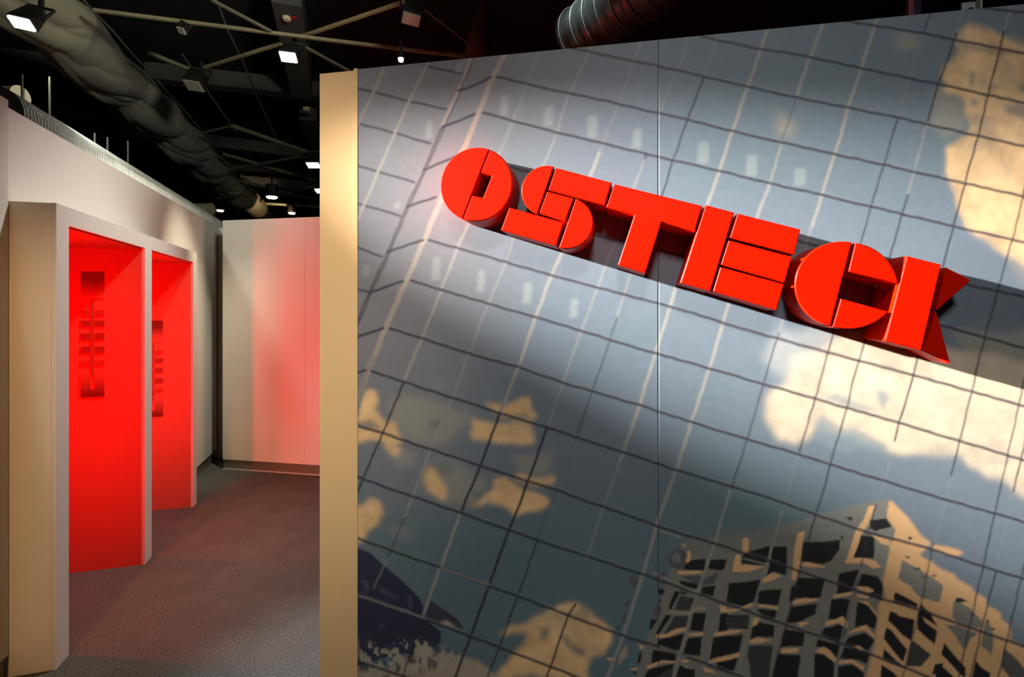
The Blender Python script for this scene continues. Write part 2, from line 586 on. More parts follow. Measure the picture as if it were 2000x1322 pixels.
# sky tones: panes catch it a little differently, violet on the left front and along the upper band
over(blur(((gx - 700) * 0.93 + (gy - 100) * 0.37 < 420).astype(np.float32), 120), (0.200, 0.195, 0.205), 0.85)
n_a = vnoise(260, 21, 3)
over(np.clip(n_a * 1.2, 0, 1), (0.185, 0.188, 0.236), 0.6)
n_b = vnoise(180, 22, 4)
over(np.clip(n_b * 1.1, 0, 1), (0.128, 0.190, 0.205), 0.6)
over(blur(poly_mask([(690, 1000), (1500, 930), (1700, 960), (1500, 1330), (690, 1700)]), 60), (0.105, 0.165, 0.182), 0.8)

CLOUD = (0.70, 0.53, 0.345)
MIDC = (0.30, 0.285, 0.235)
A3, B4, M4 = (690, 680, 4.131), (690, 1000, 4.107), (1140, 1000, 4.107)
UR, LR, MR = (1550, 0, 4.131), (1550, 640, 4.131), (1140, 680, 4.131)
mid = [
    Zm(*A3, [(280, 400), (440, 400), (560, 410), (680, 470), (760, 480), (920, 530), (960, 600), (800, 660), (700, 740), (600, 760), (500, 720), (400, 650), (300, 560)]),
    Zm(*A3, [(540, 1000), (640, 910), (900, 900), (1030, 1000), (1060, 1100), (1000, 1240), (900, 1260), (700, 1210), (560, 1140)]),
    Zm(*A3, [(1250, 880), (1400, 820), (1600, 850), (1610, 960), (1580, 1040), (1400, 1000), (1280, 960)]),
    Zm(*A3, [(300, 820), (420, 800), (520, 900), (420, 1000), (340, 920)]),
    Zm(*UR, [(1100, 760), (1190, 700), (1330, 790), (1370, 900), (1360, 1060), (1250, 1140), (1120, 1010)]),
    Zm(*UR, [(820, 270), (900, 290), (1050, 340), (1000, 420), (860, 440)]),
    Zm(*M4, [(0, 800), (120, 850), (130, 880), (0, 850)]),
    Zm(*B4, [(280, 150), (450, 180), (460, 240), (330, 210)]),
    Zm(*A3, [(560, 280), (650, 280), (730, 330), (660, 330)]),
    [(1515, 225), (1560, 250), (1560, 275), (1525, 270)],
    [(1855, 650), (1930, 640), (2060, 660), (2060, 760), (1960, 730), (1880, 700)],
]
for p in mid:
    over(poly_mask(p, 22, 9), MIDC, 0.75)
n_c = vnoise(46, 31, 5)
clouds = [
    (A3, [(20, 470), (90, 390), (130, 340), (205, 340), (220, 420), (160, 470), (210, 520), (260, 590), (330, 600), (440, 720), (400, 770), (340, 800), (240, 760), (20, 740)]),
    (A3, [(1040, 460), (1200, 440), (1220, 470), (1300, 450), (1420, 430), (1440, 520), (1480, 590), (1420, 600), (1200, 540), (1100, 490)]),
    (A3, [(930, 590), (1080, 570), (1200, 600), (1410, 600), (1420, 720), (1330, 760), (1140, 740), (1000, 700)]),
    (A3, [(560, 1000), (650, 960), (700, 1030), (720, 1130), (700, 1190), (600, 1150)]),
    (A3, [(940, 1250), (1100, 1170), (1130, 1070), (1240, 1060), (1340, 1110), (1560, 1180), (1580, 1240), (1500, 1300), (1380, 1330), (1320, 1400), (1290, 1330), (1200, 1270), (1050, 1270)]),
    (A3, [(1310, 1030), (1360, 1000), (1500, 1040), (1650, 1050), (1620, 1110), (1480, 1090), (1400, 1070)]),
    (A3, [(20, 1260), (150, 1200), (240, 1240), (270, 1340), (220, 1440), (140, 1500), (100, 1560), (20, 1590)]),
    (A3, [(280, 770), (360, 760), (420, 840), (360, 900), (300, 840)]),
    (B4, [(1170, 1000), (1300, 900), (1400, 840), (1560, 770), (1740, 745), (1848, 800), (1980, 880), (2080, 960), (2010, 1130), (1848, 1180), (1848, 1340), (1150, 1340), (1340, 1100), (1380, 1060), (1390, 960)]),
    (M4, [(0, 880), (80, 950), (110, 1060), (60, 1110), (0, 1100)]),
    (M4, [(0, 1140), (50, 1200), (70, 1330), (-200, 1330)]),
    (UR, [(1290, 300), (1360, 270), (1400, 215), (1480, 205), (1560, 240), (1680, 340), (1859, 330), (2600, 330), (2600, 2300), (1830, 2255), (1700, 2110), (1600, 2000), (1540, 1930), (1420, 1860), (1400, 1760), (1300, 1580), (1240, 1400), (1240, 1250), (1260, 1200), (1370, 1120), (1400, 1040), (1360, 900), (1330, 790), (1180, 720), (1230, 680), (1230, 560), (1290, 480), (1320, 400), (1300, 340)]),
]
for z, p in clouds:
    over(poly_mask(Zm(*z, p), 20, 9), MIDC, 0.45)
    over(poly_mask(Zm(*z, p), 20, 4.5) * np.clip(1.12 + 0.9 * n_c, 0, 1), (0.76, 0.49, 0.235) if z is not UR else (0.72, 0.475, 0.25), 0.95)
big = [(1495, 815), (1505, 785), (1515, 755), (1530, 750), (1545, 705), (1560, 690), (1600, 675), (1640, 655), (1700, 648), (1760, 655), (1830, 680), (1880, 690), (2040, 700),
       (2500, 700), (2500, 1000), (2000, 968), (1960, 935), (1930, 940), (1880, 905), (1860, 885), (1800, 890), (1740, 880), (1715, 860), (1690, 855), (1640, 850), (1600, 840), (1565, 855), (1540, 860), (1515, 850)]
over(poly_mask(big, 22, 12), MIDC, 0.5)
over(poly_mask(big, 20, 6) * np.clip(1.15 + 0.8 * n_c, 0, 1), (0.58, 0.475, 0.35), 0.95)
over(poly_mask([(1490, 700), (1520, 650), (1620, 640), (1640, 660), (1560, 700), (1530, 740)], 12, 10), (0.42, 0.42, 0.40), 0.6)
for p in ([(240, 560), (330, 520), (480, 580), (720, 690), (560, 670), (400, 610)], [(170, 790), (230, 700), (390, 800), (560, 830), (760, 930), (720, 1010), (560, 960), (430, 1010), (300, 980), (150, 900)],
          [(180, 320), (250, 310), (230, 345)], [(60, 430), (120, 420), (90, 460)], [(660, 520), (720, 510), (780, 560), (740, 660), (700, 620)]):
    over(poly_mask(Zm(*LR, p), 8, 3), (0.19, 0.24, 0.26), 0.7)
for p in ([(1400, 800), (1480, 790), (1480, 860), (1420, 860)], [(1720, 850), (1859, 830), (2000, 900), (1859, 960), (1730, 910)], [(1780, 690), (1859, 670), (1990, 720), (1859, 760)], [(1310, 350), (1500, 380), (1700, 420), (1860, 440), (1700, 450), (1400, 400)],
          [(1420, 580), (1470, 580), (1460, 690), (1420, 700)], [(1600, 670), (1680, 680), (1650, 720), (1600, 720)], [(1700, 300), (2100, 260), (2100, 400), (1720, 345)]):
    over(poly_mask(Zm(*UR, p), 8, 3), (0.17, 0.18, 0.18), 0.7)
over(poly_mask([(1880, 470), (2060, 540), (2060, 640), (1960, 650), (1850, 640), (1840, 520)], 10, 8), (0.135, 0.17, 0.21), 0.9)
for p in ([(1490, 930), (1560, 930), (1560, 1020), (1510, 1030)], [(1640, 1010), (1700, 1000), (1760, 1080), (1848, 1100), (1848, 1170), (1760, 1130)]):
    over(poly_mask(Zm(*B4, p), 8, 3), (0.14, 0.17, 0.17), 0.8)
for p in ([(20, 590), (150, 580), (230, 650), (120, 660), (20, 630)], [(960, 1160), (1030, 1150), (1020, 1200), (970, 1195)], [(620, 930), (760, 920), (820, 1010), (700, 1030)], [(610, 590), (690, 560), (700, 640), (620, 640)]):
    over(poly_mask(Zm(*A3, p), 6, 3), (0.15, 0.17, 0.165), 0.75)
# cloud body texture
n_c = vnoise(34, 32, 5)
warmth = np.clip((img[..., 0] - img[..., 2]) * 3.0, 0, 1)
img *= (1 + (n_c * 0.30) * warmth)[..., None]

# far dark roof and pale foliage, bottom left
DARKV = (0.034, 0.036, 0.066)
over(poly_mask(Zm(*B4, [(20, 285), (140, 330), (260, 440), (420, 580), (530, 690), (565, 760), (550, 830), (490, 810), (440, 780), (300, 760), (20, 700)]), 2, 0), DARKV)
over(poly_mask(Zm(*B4, [(20, 660), (150, 710), (560, 850), (700, 960), (700, 1060), (640, 1090), (560, 1070), (480, 1150), (400, 1130), (200, 1180), (20, 1230)]), 2, 0), DARKV)
over(poly_mask(Zm(*B4, [(620, 710), (700, 760), (830, 860), (880, 940), (700, 890), (560, 840)]), 2, 0), (0.05, 0.052, 0.075))
over(poly_mask(Zm(*B4, [(240, 1280), (400, 1200), (620, 1120), (860, 1150), (1000, 1180), (1090, 1250), (1180, 1340), (1180, 1500), (20, 1600), (20, 1240)]), 5, 2), (0.40, 0.34, 0.25))
n_s = vnoise(16, 41, 3, 0.55)
foli = poly_mask(Zm(*B4, [(40, 1000), (140, 1060), (300, 1090), (430, 980), (560, 1030), (720, 1090), (860, 1150), (700, 1260), (300, 1330), (40, 1330)]), 6, 4)
over(foli * np.clip((n_s - 0.08) * 8, 0, 1), (0.42, 0.38, 0.29), 0.9)
over(foli * np.clip((-n_s - 0.12) * 8, 0, 1), (0.05, 0.055, 0.075), 0.8)
over(poly_mask(Zm(*B4, [(690, 890), (740, 870), (830, 930), (760, 920)]), 2, 1), (0.45, 0.38, 0.28))
for p in ([(60, 540), (110, 560), (130, 600), (90, 650), (100, 590)], [(180, 600), (240, 620), (350, 690), (340, 700), (230, 640)], [(440, 660), (455, 655), (470, 760), (450, 770)], [(220, 900), (260, 880), (200, 960)]):
    over(poly_mask(Zm(*B4, p), 1, 1), (0.12, 0.13, 0.20), 0.6)
for p in ([(620, 1140), (1000, 1180), (980, 1200), (640, 1200)], ):
    over(poly_mask(Zm(*B4, p), 6, 3), (0.34, 0.30, 0.24), 0.6)

# reflected tower block, lower right
GREY, BEIGE, BLK = (0.205, 0.200, 0.172), (0.68, 0.41, 0.20), (0.020, 0.020, 0.022)
Z1, Z2, Z3, Z4 = (1180, 1040, 4.6875), (1400, 1020, 4.379), (1600, 960, 3.65), (1780, 1060, 5.045)
over(poly_mask([(1308, 1118), (1322, 1085), (1345, 1052), (1400, 1050), (1500, 1033), (1605, 1005), (1690, 983), (1715, 977), (1740, 977), (1800, 1100), (1800, 1500), (1180, 1500), (1243, 1322), (1248, 1300), (1252, 1265), (1265, 1245), (1282, 1190), (1297, 1150)], 2, 1.5), GREY)
over(poly_mask([(1320, 1060), (1420, 1040), (1560, 1020), (1650, 1000), (1690, 1010), (1660, 1050), (1480, 1075), (1330, 1090)], 6, 8), (0.17, 0.18, 0.17), 0.7)
# sunlit right-hand front
be = [(1737, 978), (1742, 979), (1775, 1012), (1797, 1045), (1819, 1061)] + Zm(*Z4, [(100, 110), (110, 130), (180, 170), (210, 185), (240, 220), (300, 260), (420, 310), (440, 350), (600, 440), (600, 470), (740, 545), (755, 620), (800, 640), (880, 690), (890, 750), (960, 800), (985, 890), (975, 950), (1110, 1040), (2500, 1700), (2500, 3000)]) + \
    [(1680, 1600)] + Zm(*Z3, [(240, 1600), (330, 1322), (390, 1100), (410, 950), (420, 800), (470, 750), (450, 640), (470, 560), (500, 400), (540, 270), (480, 180)])
over(poly_mask(be, 2, 1.2), BEIGE)
over(poly_mask(Zm(*Z4, [(200, 20), (340, 35), (440, 60), (510, 95), (430, 135), (280, 95), (200, 60)]), 2, 1), BEIGE)
over(poly_mask(Zm(*Z4, [(80, 100), (190, 100), (200, 180), (110, 140)]), 2, 1), (0.17, 0.19, 0.2))
parts = [
    (Z1, BLK, [[(760, 270), (800, 250), (940, 240), (930, 345), (720, 335)], [(985, 245), (1125, 240), (1110, 320), (1080, 345), (960, 330)], [(680, 440), (860, 470), (850, 520), (700, 500)], [(900, 500), (1020, 490), (990, 590), (880, 560)],
               [(640, 540), (690, 545), (610, 720), (590, 690)], [(690, 530), (770, 560), (700, 570)], [(560, 760), (620, 760), (500, 930), (470, 930)], [(810, 740), (930, 740), (900, 900), (780, 900)],
               [(1060, 740), (1125, 730), (1125, 890), (1040, 900)], [(500, 980), (740, 930), (690, 1070), (620, 1080), (480, 1020)], [(770, 970), (890, 950), (880, 1130), (720, 1110)],
               [(450, 1070), (660, 1100), (650, 1170), (540, 1160), (430, 1200)], [(400, 1250), (640, 1190), (620, 1340), (360, 1340)], [(690, 1210), (830, 1240), (830, 1340), (650, 1340)],
               [(1000, 950), (1125, 940), (1125, 1140), (1010, 1150), (970, 1170)], [(480, 520), (540, 520), (550, 560), (510, 580)], [(490, 610), (530, 620), (510, 640)], [(430, 790), (490, 790), (430, 890), (410, 870)],
               [(110, 870), (145, 860), (130, 890)], [(320, 1110), (350, 1080), (335, 1180), (300, 1200)], [(260, 1270), (300, 1260), (290, 1300)]]),
    (Z1, (0.055, 0.055, 0.054), [[(690, 580), (840, 610), (790, 720), (640, 720)], [(640, 770), (770, 770), (750, 870), (640, 890), (545, 930)], [(560, 1260), (640, 1220), (610, 1340), (430, 1340)]]),
    (Z1, (0.10, 0.105, 0.115), [[(600, 210), (640, 160), (700, 140), (750, 170), (770, 240), (740, 310), (680, 340), (620, 320), (585, 260)], [(690, 395), (880, 395), (930, 420), (1060, 350), (1000, 480), (850, 480)]]),
    (Z1, (0.17, 0.18, 0.18), [[(620, 220), (660, 170), (710, 190), (700, 270), (640, 280)]]),
    (Z1, (0.115, 0.108, 0.115), [[(260, 380), (320, 420), (290, 510), (230, 480)], [(170, 660), (260, 600), (220, 700)], [(140, 830), (210, 700), (180, 830)], [(360, 200), (395, 185), (380, 250)], [(470, 380), (560, 360), (570, 430), (480, 420)], [(440, 740), (500, 640), (530, 720), (480, 790)]]),
    (Z1, BEIGE, [[(670, 345), (690, 350), (880, 350), (920, 360), (860, 375), (700, 388), (680, 378)], [(720, 100), (755, 100), (750, 130)], [(770, 150), (800, 180), (800, 240), (770, 280), (750, 260), (770, 210)],
                 [(480, 960), (480, 930), (580, 930), (660, 885), (750, 875), (750, 900), (660, 930), (600, 960)], [(770, 930), (900, 910), (900, 935), (780, 950)], [(390, 1240), (390, 1215), (540, 1165), (660, 1175), (660, 1190), (540, 1185), (440, 1230)],
                 [(700, 1160), (770, 1165), (770, 1180), (710, 1180)], [(900, 1230), (960, 1250), (1030, 1290), (920, 1275)], [(1050, 670), (1110, 680), (1125, 720), (1060, 725)], [(1010, 905), (1125, 900), (1125, 925), (1000, 940)],
                 [(950, 1190), (1050, 1150), (1125, 1145), (1125, 1165), (1010, 1190), (960, 1200)], [(310, 1010), (370, 1050), (330, 1065)], [(10, 1140), (90, 1152), (50, 1172)], [(230, 1240), (320, 1235), (290, 1262)]]),
    (Z1, (0.33, 0.28, 0.21), [[(570, 740), (640, 715), (760, 740), (850, 680), (930, 690), (930, 710), (840, 715), (780, 760), (640, 750)], [(700, 1200), (820, 1240), (820, 1252), (740, 1235)], [(130, 1120), (190, 1020), (210, 1110), (120, 1220)]]),
    (Z2, BLK, [[(215, 290), (270, 245), (380, 225), (450, 200), (440, 320), (400, 375), (260, 360), (210, 350)], [(480, 205), (600, 205), (590, 460), (530, 440), (470, 430), (425, 470), (450, 350)], [(100, 520), (380, 490), (340, 670), (230, 710), (80, 690)],
               [(370, 580), (560, 570), (530, 710), (350, 695)], [(740, 165), (900, 165), (1050, 150), (1040, 230), (970, 330), (910, 355), (740, 335), (700, 320)], [(700, 470), (930, 480), (890, 640), (740, 650), (670, 640)],
               [(640, 720), (860, 690), (840, 790), (700, 860), (600, 860)], [(30, 790), (280, 790), (270, 920), (120, 900), (10, 920)], [(340, 740), (520, 750), (500, 830), (400, 820)], [(300, 900), (370, 850), (500, 880), (490, 980), (330, 980), (280, 1010)], [(0, 980), (220, 960), (190, 1110), (90, 1140), (0, 1130)],
               [(0, 1200), (180, 1160), (150, 1270), (50, 1270), (0, 1240)], [(580, 910), (750, 950), (740, 1060), (550, 1060)], [(520, 1120), (720, 1130), (690, 1340), (470, 1340)], [(1000, 670), (1060, 660), (1060, 800), (945, 830)],
               [(920, 900), (1060, 880), (1060, 1010), (880, 960)], [(860, 1000), (1060, 1045), (1030, 1150), (940, 1070), (850, 1060)], [(840, 1120), (920, 1120), (1010, 1190), (1000, 1340), (830, 1340)], [(640, 550), (690, 520), (680, 640), (620, 690)]]),
    (Z2, (0.048, 0.05, 0.05), [[(270, 1060), (480, 1050), (440, 1340), (300, 1340), (260, 1150)], [(70, 800), (270, 800), (260, 900), (80, 890)]]),
    (Z2, BEIGE, [[(220, 135), (245, 125), (270, 130), (270, 262), (220, 262)], [(165, 270), (210, 290), (200, 375), (270, 365), (410, 385), (280, 420), (130, 425), (150, 320)], [(690, 85), (750, 75), (690, 490), (640, 490), (650, 330)],
                 [(690, 340), (800, 340), (940, 380), (850, 385), (720, 370)], [(640, 680), (740, 640), (870, 650), (860, 665), (740, 685), (650, 700)], [(390, 490), (470, 440), (560, 465), (480, 500), (400, 520)],
                 [(20, 710), (90, 740), (170, 740), (310, 680), (310, 710), (200, 745), (110, 770), (30, 765)], [(350, 700), (530, 720), (530, 742), (360, 720)], [(310, 820), (370, 810), (340, 880), (300, 890)],
                 [(0, 930), (120, 920), (250, 920), (140, 950), (0, 960)], [(270, 1010), (340, 990), (480, 1005), (360, 1035), (290, 1035)], [(0, 1165), (190, 1120), (190, 1150), (60, 1190), (0, 1200)],
                 [(530, 1080), (710, 1070), (690, 1105), (560, 1115)], [(920, 850), (1060, 810), (1060, 850), (930, 880)], [(840, 1100), (920, 1060), (980, 1100), (1040, 1180), (1000, 1180), (920, 1110)], [(680, 860), (800, 860), (720, 900)]]),
    (Z3, BEIGE, [[(350, 100), (395, 95), (360, 220), (300, 320), (250, 450), (320, 465), (400, 490), (440, 540), (380, 540), (320, 505), (180, 505), (260, 280), (320, 200)]]),
    (Z3, BLK, [[(300, 310), (400, 320), (390, 470), (330, 470), (240, 465)], [(360, 200), (480, 190), (520, 250), (400, 280), (370, 260)], [(140, 580), (290, 550), (260, 710), (130, 735)], [(300, 580), (410, 600), (450, 660), (440, 780), (330, 740), (270, 680)],
               [(90, 770), (240, 770), (200, 930), (60, 905)], [(270, 790), (330, 800), (410, 900), (390, 980), (330, 950), (250, 970)], [(20, 1000), (130, 940), (190, 980), (160, 1080), (10, 1020)], [(200, 1040), (320, 1010), (390, 1060), (350, 1140), (180, 1080)],
               [(180, 1100), (360, 1160), (330, 1230), (280, 1200), (150, 1180)], [(140, 1240), (240, 1230), (320, 1300), (310, 1340), (130, 1340)], [(0, 1160), (110, 1215), (90, 1340), (0, 1340)],
               [(600, 458), (655, 470), (630, 480)], [(650, 550), (720, 545), (720, 570)], [(190, 180), (240, 185), (225, 215)], [(635, 320), (665, 330), (640, 350)], [(145, 320), (170, 325), (155, 345)]]),
    (Z3, GREY, [[(400, 330), (500, 400), (470, 530), (400, 470)], [(440, 265), (540, 270), (530, 335), (400, 300)], [(590, 490), (700, 545), (780, 600), (880, 670), (850, 790), (720, 760), (660, 700), (560, 620)], [(410, 90), (495, 75), (480, 185), (390, 190)]]),
    (Z3, BEIGE, [[(380, 310), (500, 340), (510, 390), (440, 370)], [(570, 640), (660, 680), (650, 710), (540, 700)], [(270, 680), (340, 680), (390, 710), (340, 725), (280, 705)], [(105, 745), (250, 715), (240, 740), (110, 765)], [(270, 780), (340, 790), (420, 890), (420, 910), (350, 820)],
                 [(265, 735), (350, 748), (340, 765), (280, 755)], [(40, 940), (160, 890), (200, 930), (190, 965), (120, 930), (40, 960)], [(200, 1005), (330, 950), (395, 1030), (390, 1050), (320, 990), (220, 1010)], [(0, 1115), (70, 1120), (130, 1200), (110, 1210), (40, 1150), (0, 1140)],
                 [(140, 1200), (230, 1190), (320, 1250), (310, 1280), (230, 1220), (150, 1220)], [(230, 1105), (280, 1100), (320, 1130), (280, 1130)]]),
    (Z3, BLK, [[(545, 720), (700, 800), (690, 830), (530, 790), (530, 740)], [(500, 850), (680, 910), (660, 1060), (600, 1020), (490, 920)], [(480, 970), (520, 990), (630, 1120), (600, 1210), (460, 1050)], [(460, 1120), (600, 1240), (590, 1250), (450, 1190)],
               [(440, 1230), (520, 1280), (580, 1340), (430, 1340)], [(720, 800), (790, 860), (850, 960), (820, 1090), (700, 980), (700, 870)], [(820, 1230), (880, 1220), (880, 1300), (800, 1300)]]),
    (Z3, (0.06, 0.06, 0.056), [[(660, 1060), (690, 1070), (790, 1165), (720, 1250), (620, 1240)]]),
    (Z3, BEIGE, [[(510, 810), (690, 860), (680, 910), (560, 880)], [(740, 890), (850, 960), (860, 1000), (760, 930)], [(440, 1205), (500, 1215), (590, 1300), (570, 1310), (500, 1260)], [(600, 1255), (650, 1275), (640, 1285)]]),
    (Z4, BLK, [[(320, 980), (360, 1030), (540, 1230), (540, 1340), (490, 1300), (340, 1140), (290, 1100)], [(270, 1190), (400, 1300), (440, 1340), (220, 1340)], [(640, 1160), (700, 1230), (780, 1280), (770, 1340), (600, 1340)], [(430, 540), (480, 540), (540, 575), (480, 585), (430, 580)]]),
    (Z4, GREY, [[(410, 570), (440, 570), (580, 640), (700, 760), (700, 860), (600, 830), (450, 770), (400, 720)], [(340, 800), (450, 800), (660, 890), (590, 930), (540, 1050), (500, 1020), (430, 900)], [(740, 740), (800, 830), (810, 900), (810, 1030), (790, 1100), (690, 1000), (710, 880)]]),
    (Z4, (0.035, 0.033, 0.033), [[(430, 545), (480, 540), (540, 575), (480, 585), (430, 580)], [(570, 690), (630, 690), (600, 715)], [(740, 740), (775, 760), (760, 785)], [(790, 830), (835, 840), (810, 860)], [(190, 320), (260, 325), (220, 345)], [(0, 250), (90, 260), (60, 275)], [(90, 330), (140, 355), (110, 360)]]),
    (Z4, (0.11, 0.11, 0.105), [[(915, 1035), (1000, 1110), (1110, 1230), (1400, 1500), (1110, 1500), (980, 1340), (890, 1220)]]),
    (Z4, BEIGE, [[(620, 840), (700, 820), (690, 850)]]),
]
for z, col, pl_ in parts:
    for p in pl_:
        over(poly_mask(Zm(*z, p), 3.2, 0.0), col)


# ---- glazing bars of the reflecting front
def draw_line(pts, width, col, alpha=1.0, soft=1.2, wob=1.3, seed=0):
    global img
    r = np.random.RandomState(seed + int(pts[0][0]) * 7 + int(pts[0][1]))
    q = []
    for (xa, ya), (xb, yb) in zip(pts[:-1], pts[1:]):
        L = math.hypot(xb - xa, yb - ya)
        n = max(1, int(L / 14))
        for i in range(n):
            t = i / n
            q.append((xa + (xb - xa) * t + r.uniform(-wob, wob) * 0.7, ya + (yb - ya) * t + r.uniform(-wob, wob) * 0.7))
    q.append(pts[-1])
    pad = width + 4
    xs, ys = [p[0] for p in q], [p[1] for p in q]
    x0 = max(0, int((min(xs) - pad - RX0) / RS)); x1 = min(RNX, int((max(xs) + pad - RX0) / RS) + 2)
    y0 = max(0, int((min(ys) - pad - RY0) / RS)); y1 = min(RNY, int((max(ys) + pad - RY0) / RS) + 2)
    if x1 <= x0 or y1 <= y0:
        return
    dm = np.full((y1 - y0, x1 - x0), 1e9, np.float32)
    for (xa, ya), (xb, yb) in zip(q[:-1], q[1:]):
        a0 = max(x0, int((min(xa, xb) - pad - RX0) / RS)); a1 = min(x1, int((max(xa, xb) + pad - RX0) / RS) + 2)
        b0 = max(y0, int((min(ya, yb) - pad - RY0) / RS)); b1 = min(y1, int((max(ya, yb) + pad - RY0) / RS) + 2)
        if a1 <= a0 or b1 <= b0:
            continue
        X, Y = gx[b0:b1, a0:a1], gy[b0:b1, a0:a1]
        dx, dy = xb - xa, yb - ya
        t = np.clip(((X - xa) * dx + (Y - ya) * dy) / (dx * dx + dy * dy + 1e-6), 0, 1)
        d = np.hypot(X - xa - t * dx, Y - ya - t * dy)
        v = dm[b0 - y0:b1 - y0, a0 - x0:a1 - x0]
        np.minimum(v, d, out=v)
    m = np.clip((width / 2 + soft - dm) / (2 * soft), 0, 1) * alpha
    s = img[y0:y1, x0:x1]
    s[:] = s * (1 - m[..., None]) + np.array(col, np.float32) * m[..., None]


def ext(pts, a=0, b=0):
    pts = list(pts)
    if a:
        (x0, y0), (x1, y1) = pts[0], pts[1]
        L = math.hypot(x1 - x0, y1 - y0)
        pts = [(x0 - (x1 - x0) / L * a, y0 - (y1 - y0) / L * a)] + pts
    if b:
        (x0, y0), (x1, y1) = pts[-2], pts[-1]
        L = math.hypot(x1 - x0, y1 - y0)
        pts = pts + [(x1 + (x1 - x0) / L * b, y1 + (y1 - y0) / L * b)]
    return pts


DARK, PALE, FR = (0.036, 0.030, 0.042), (0.292, 0.288, 0.265), (0.27, 0.265, 0.255)
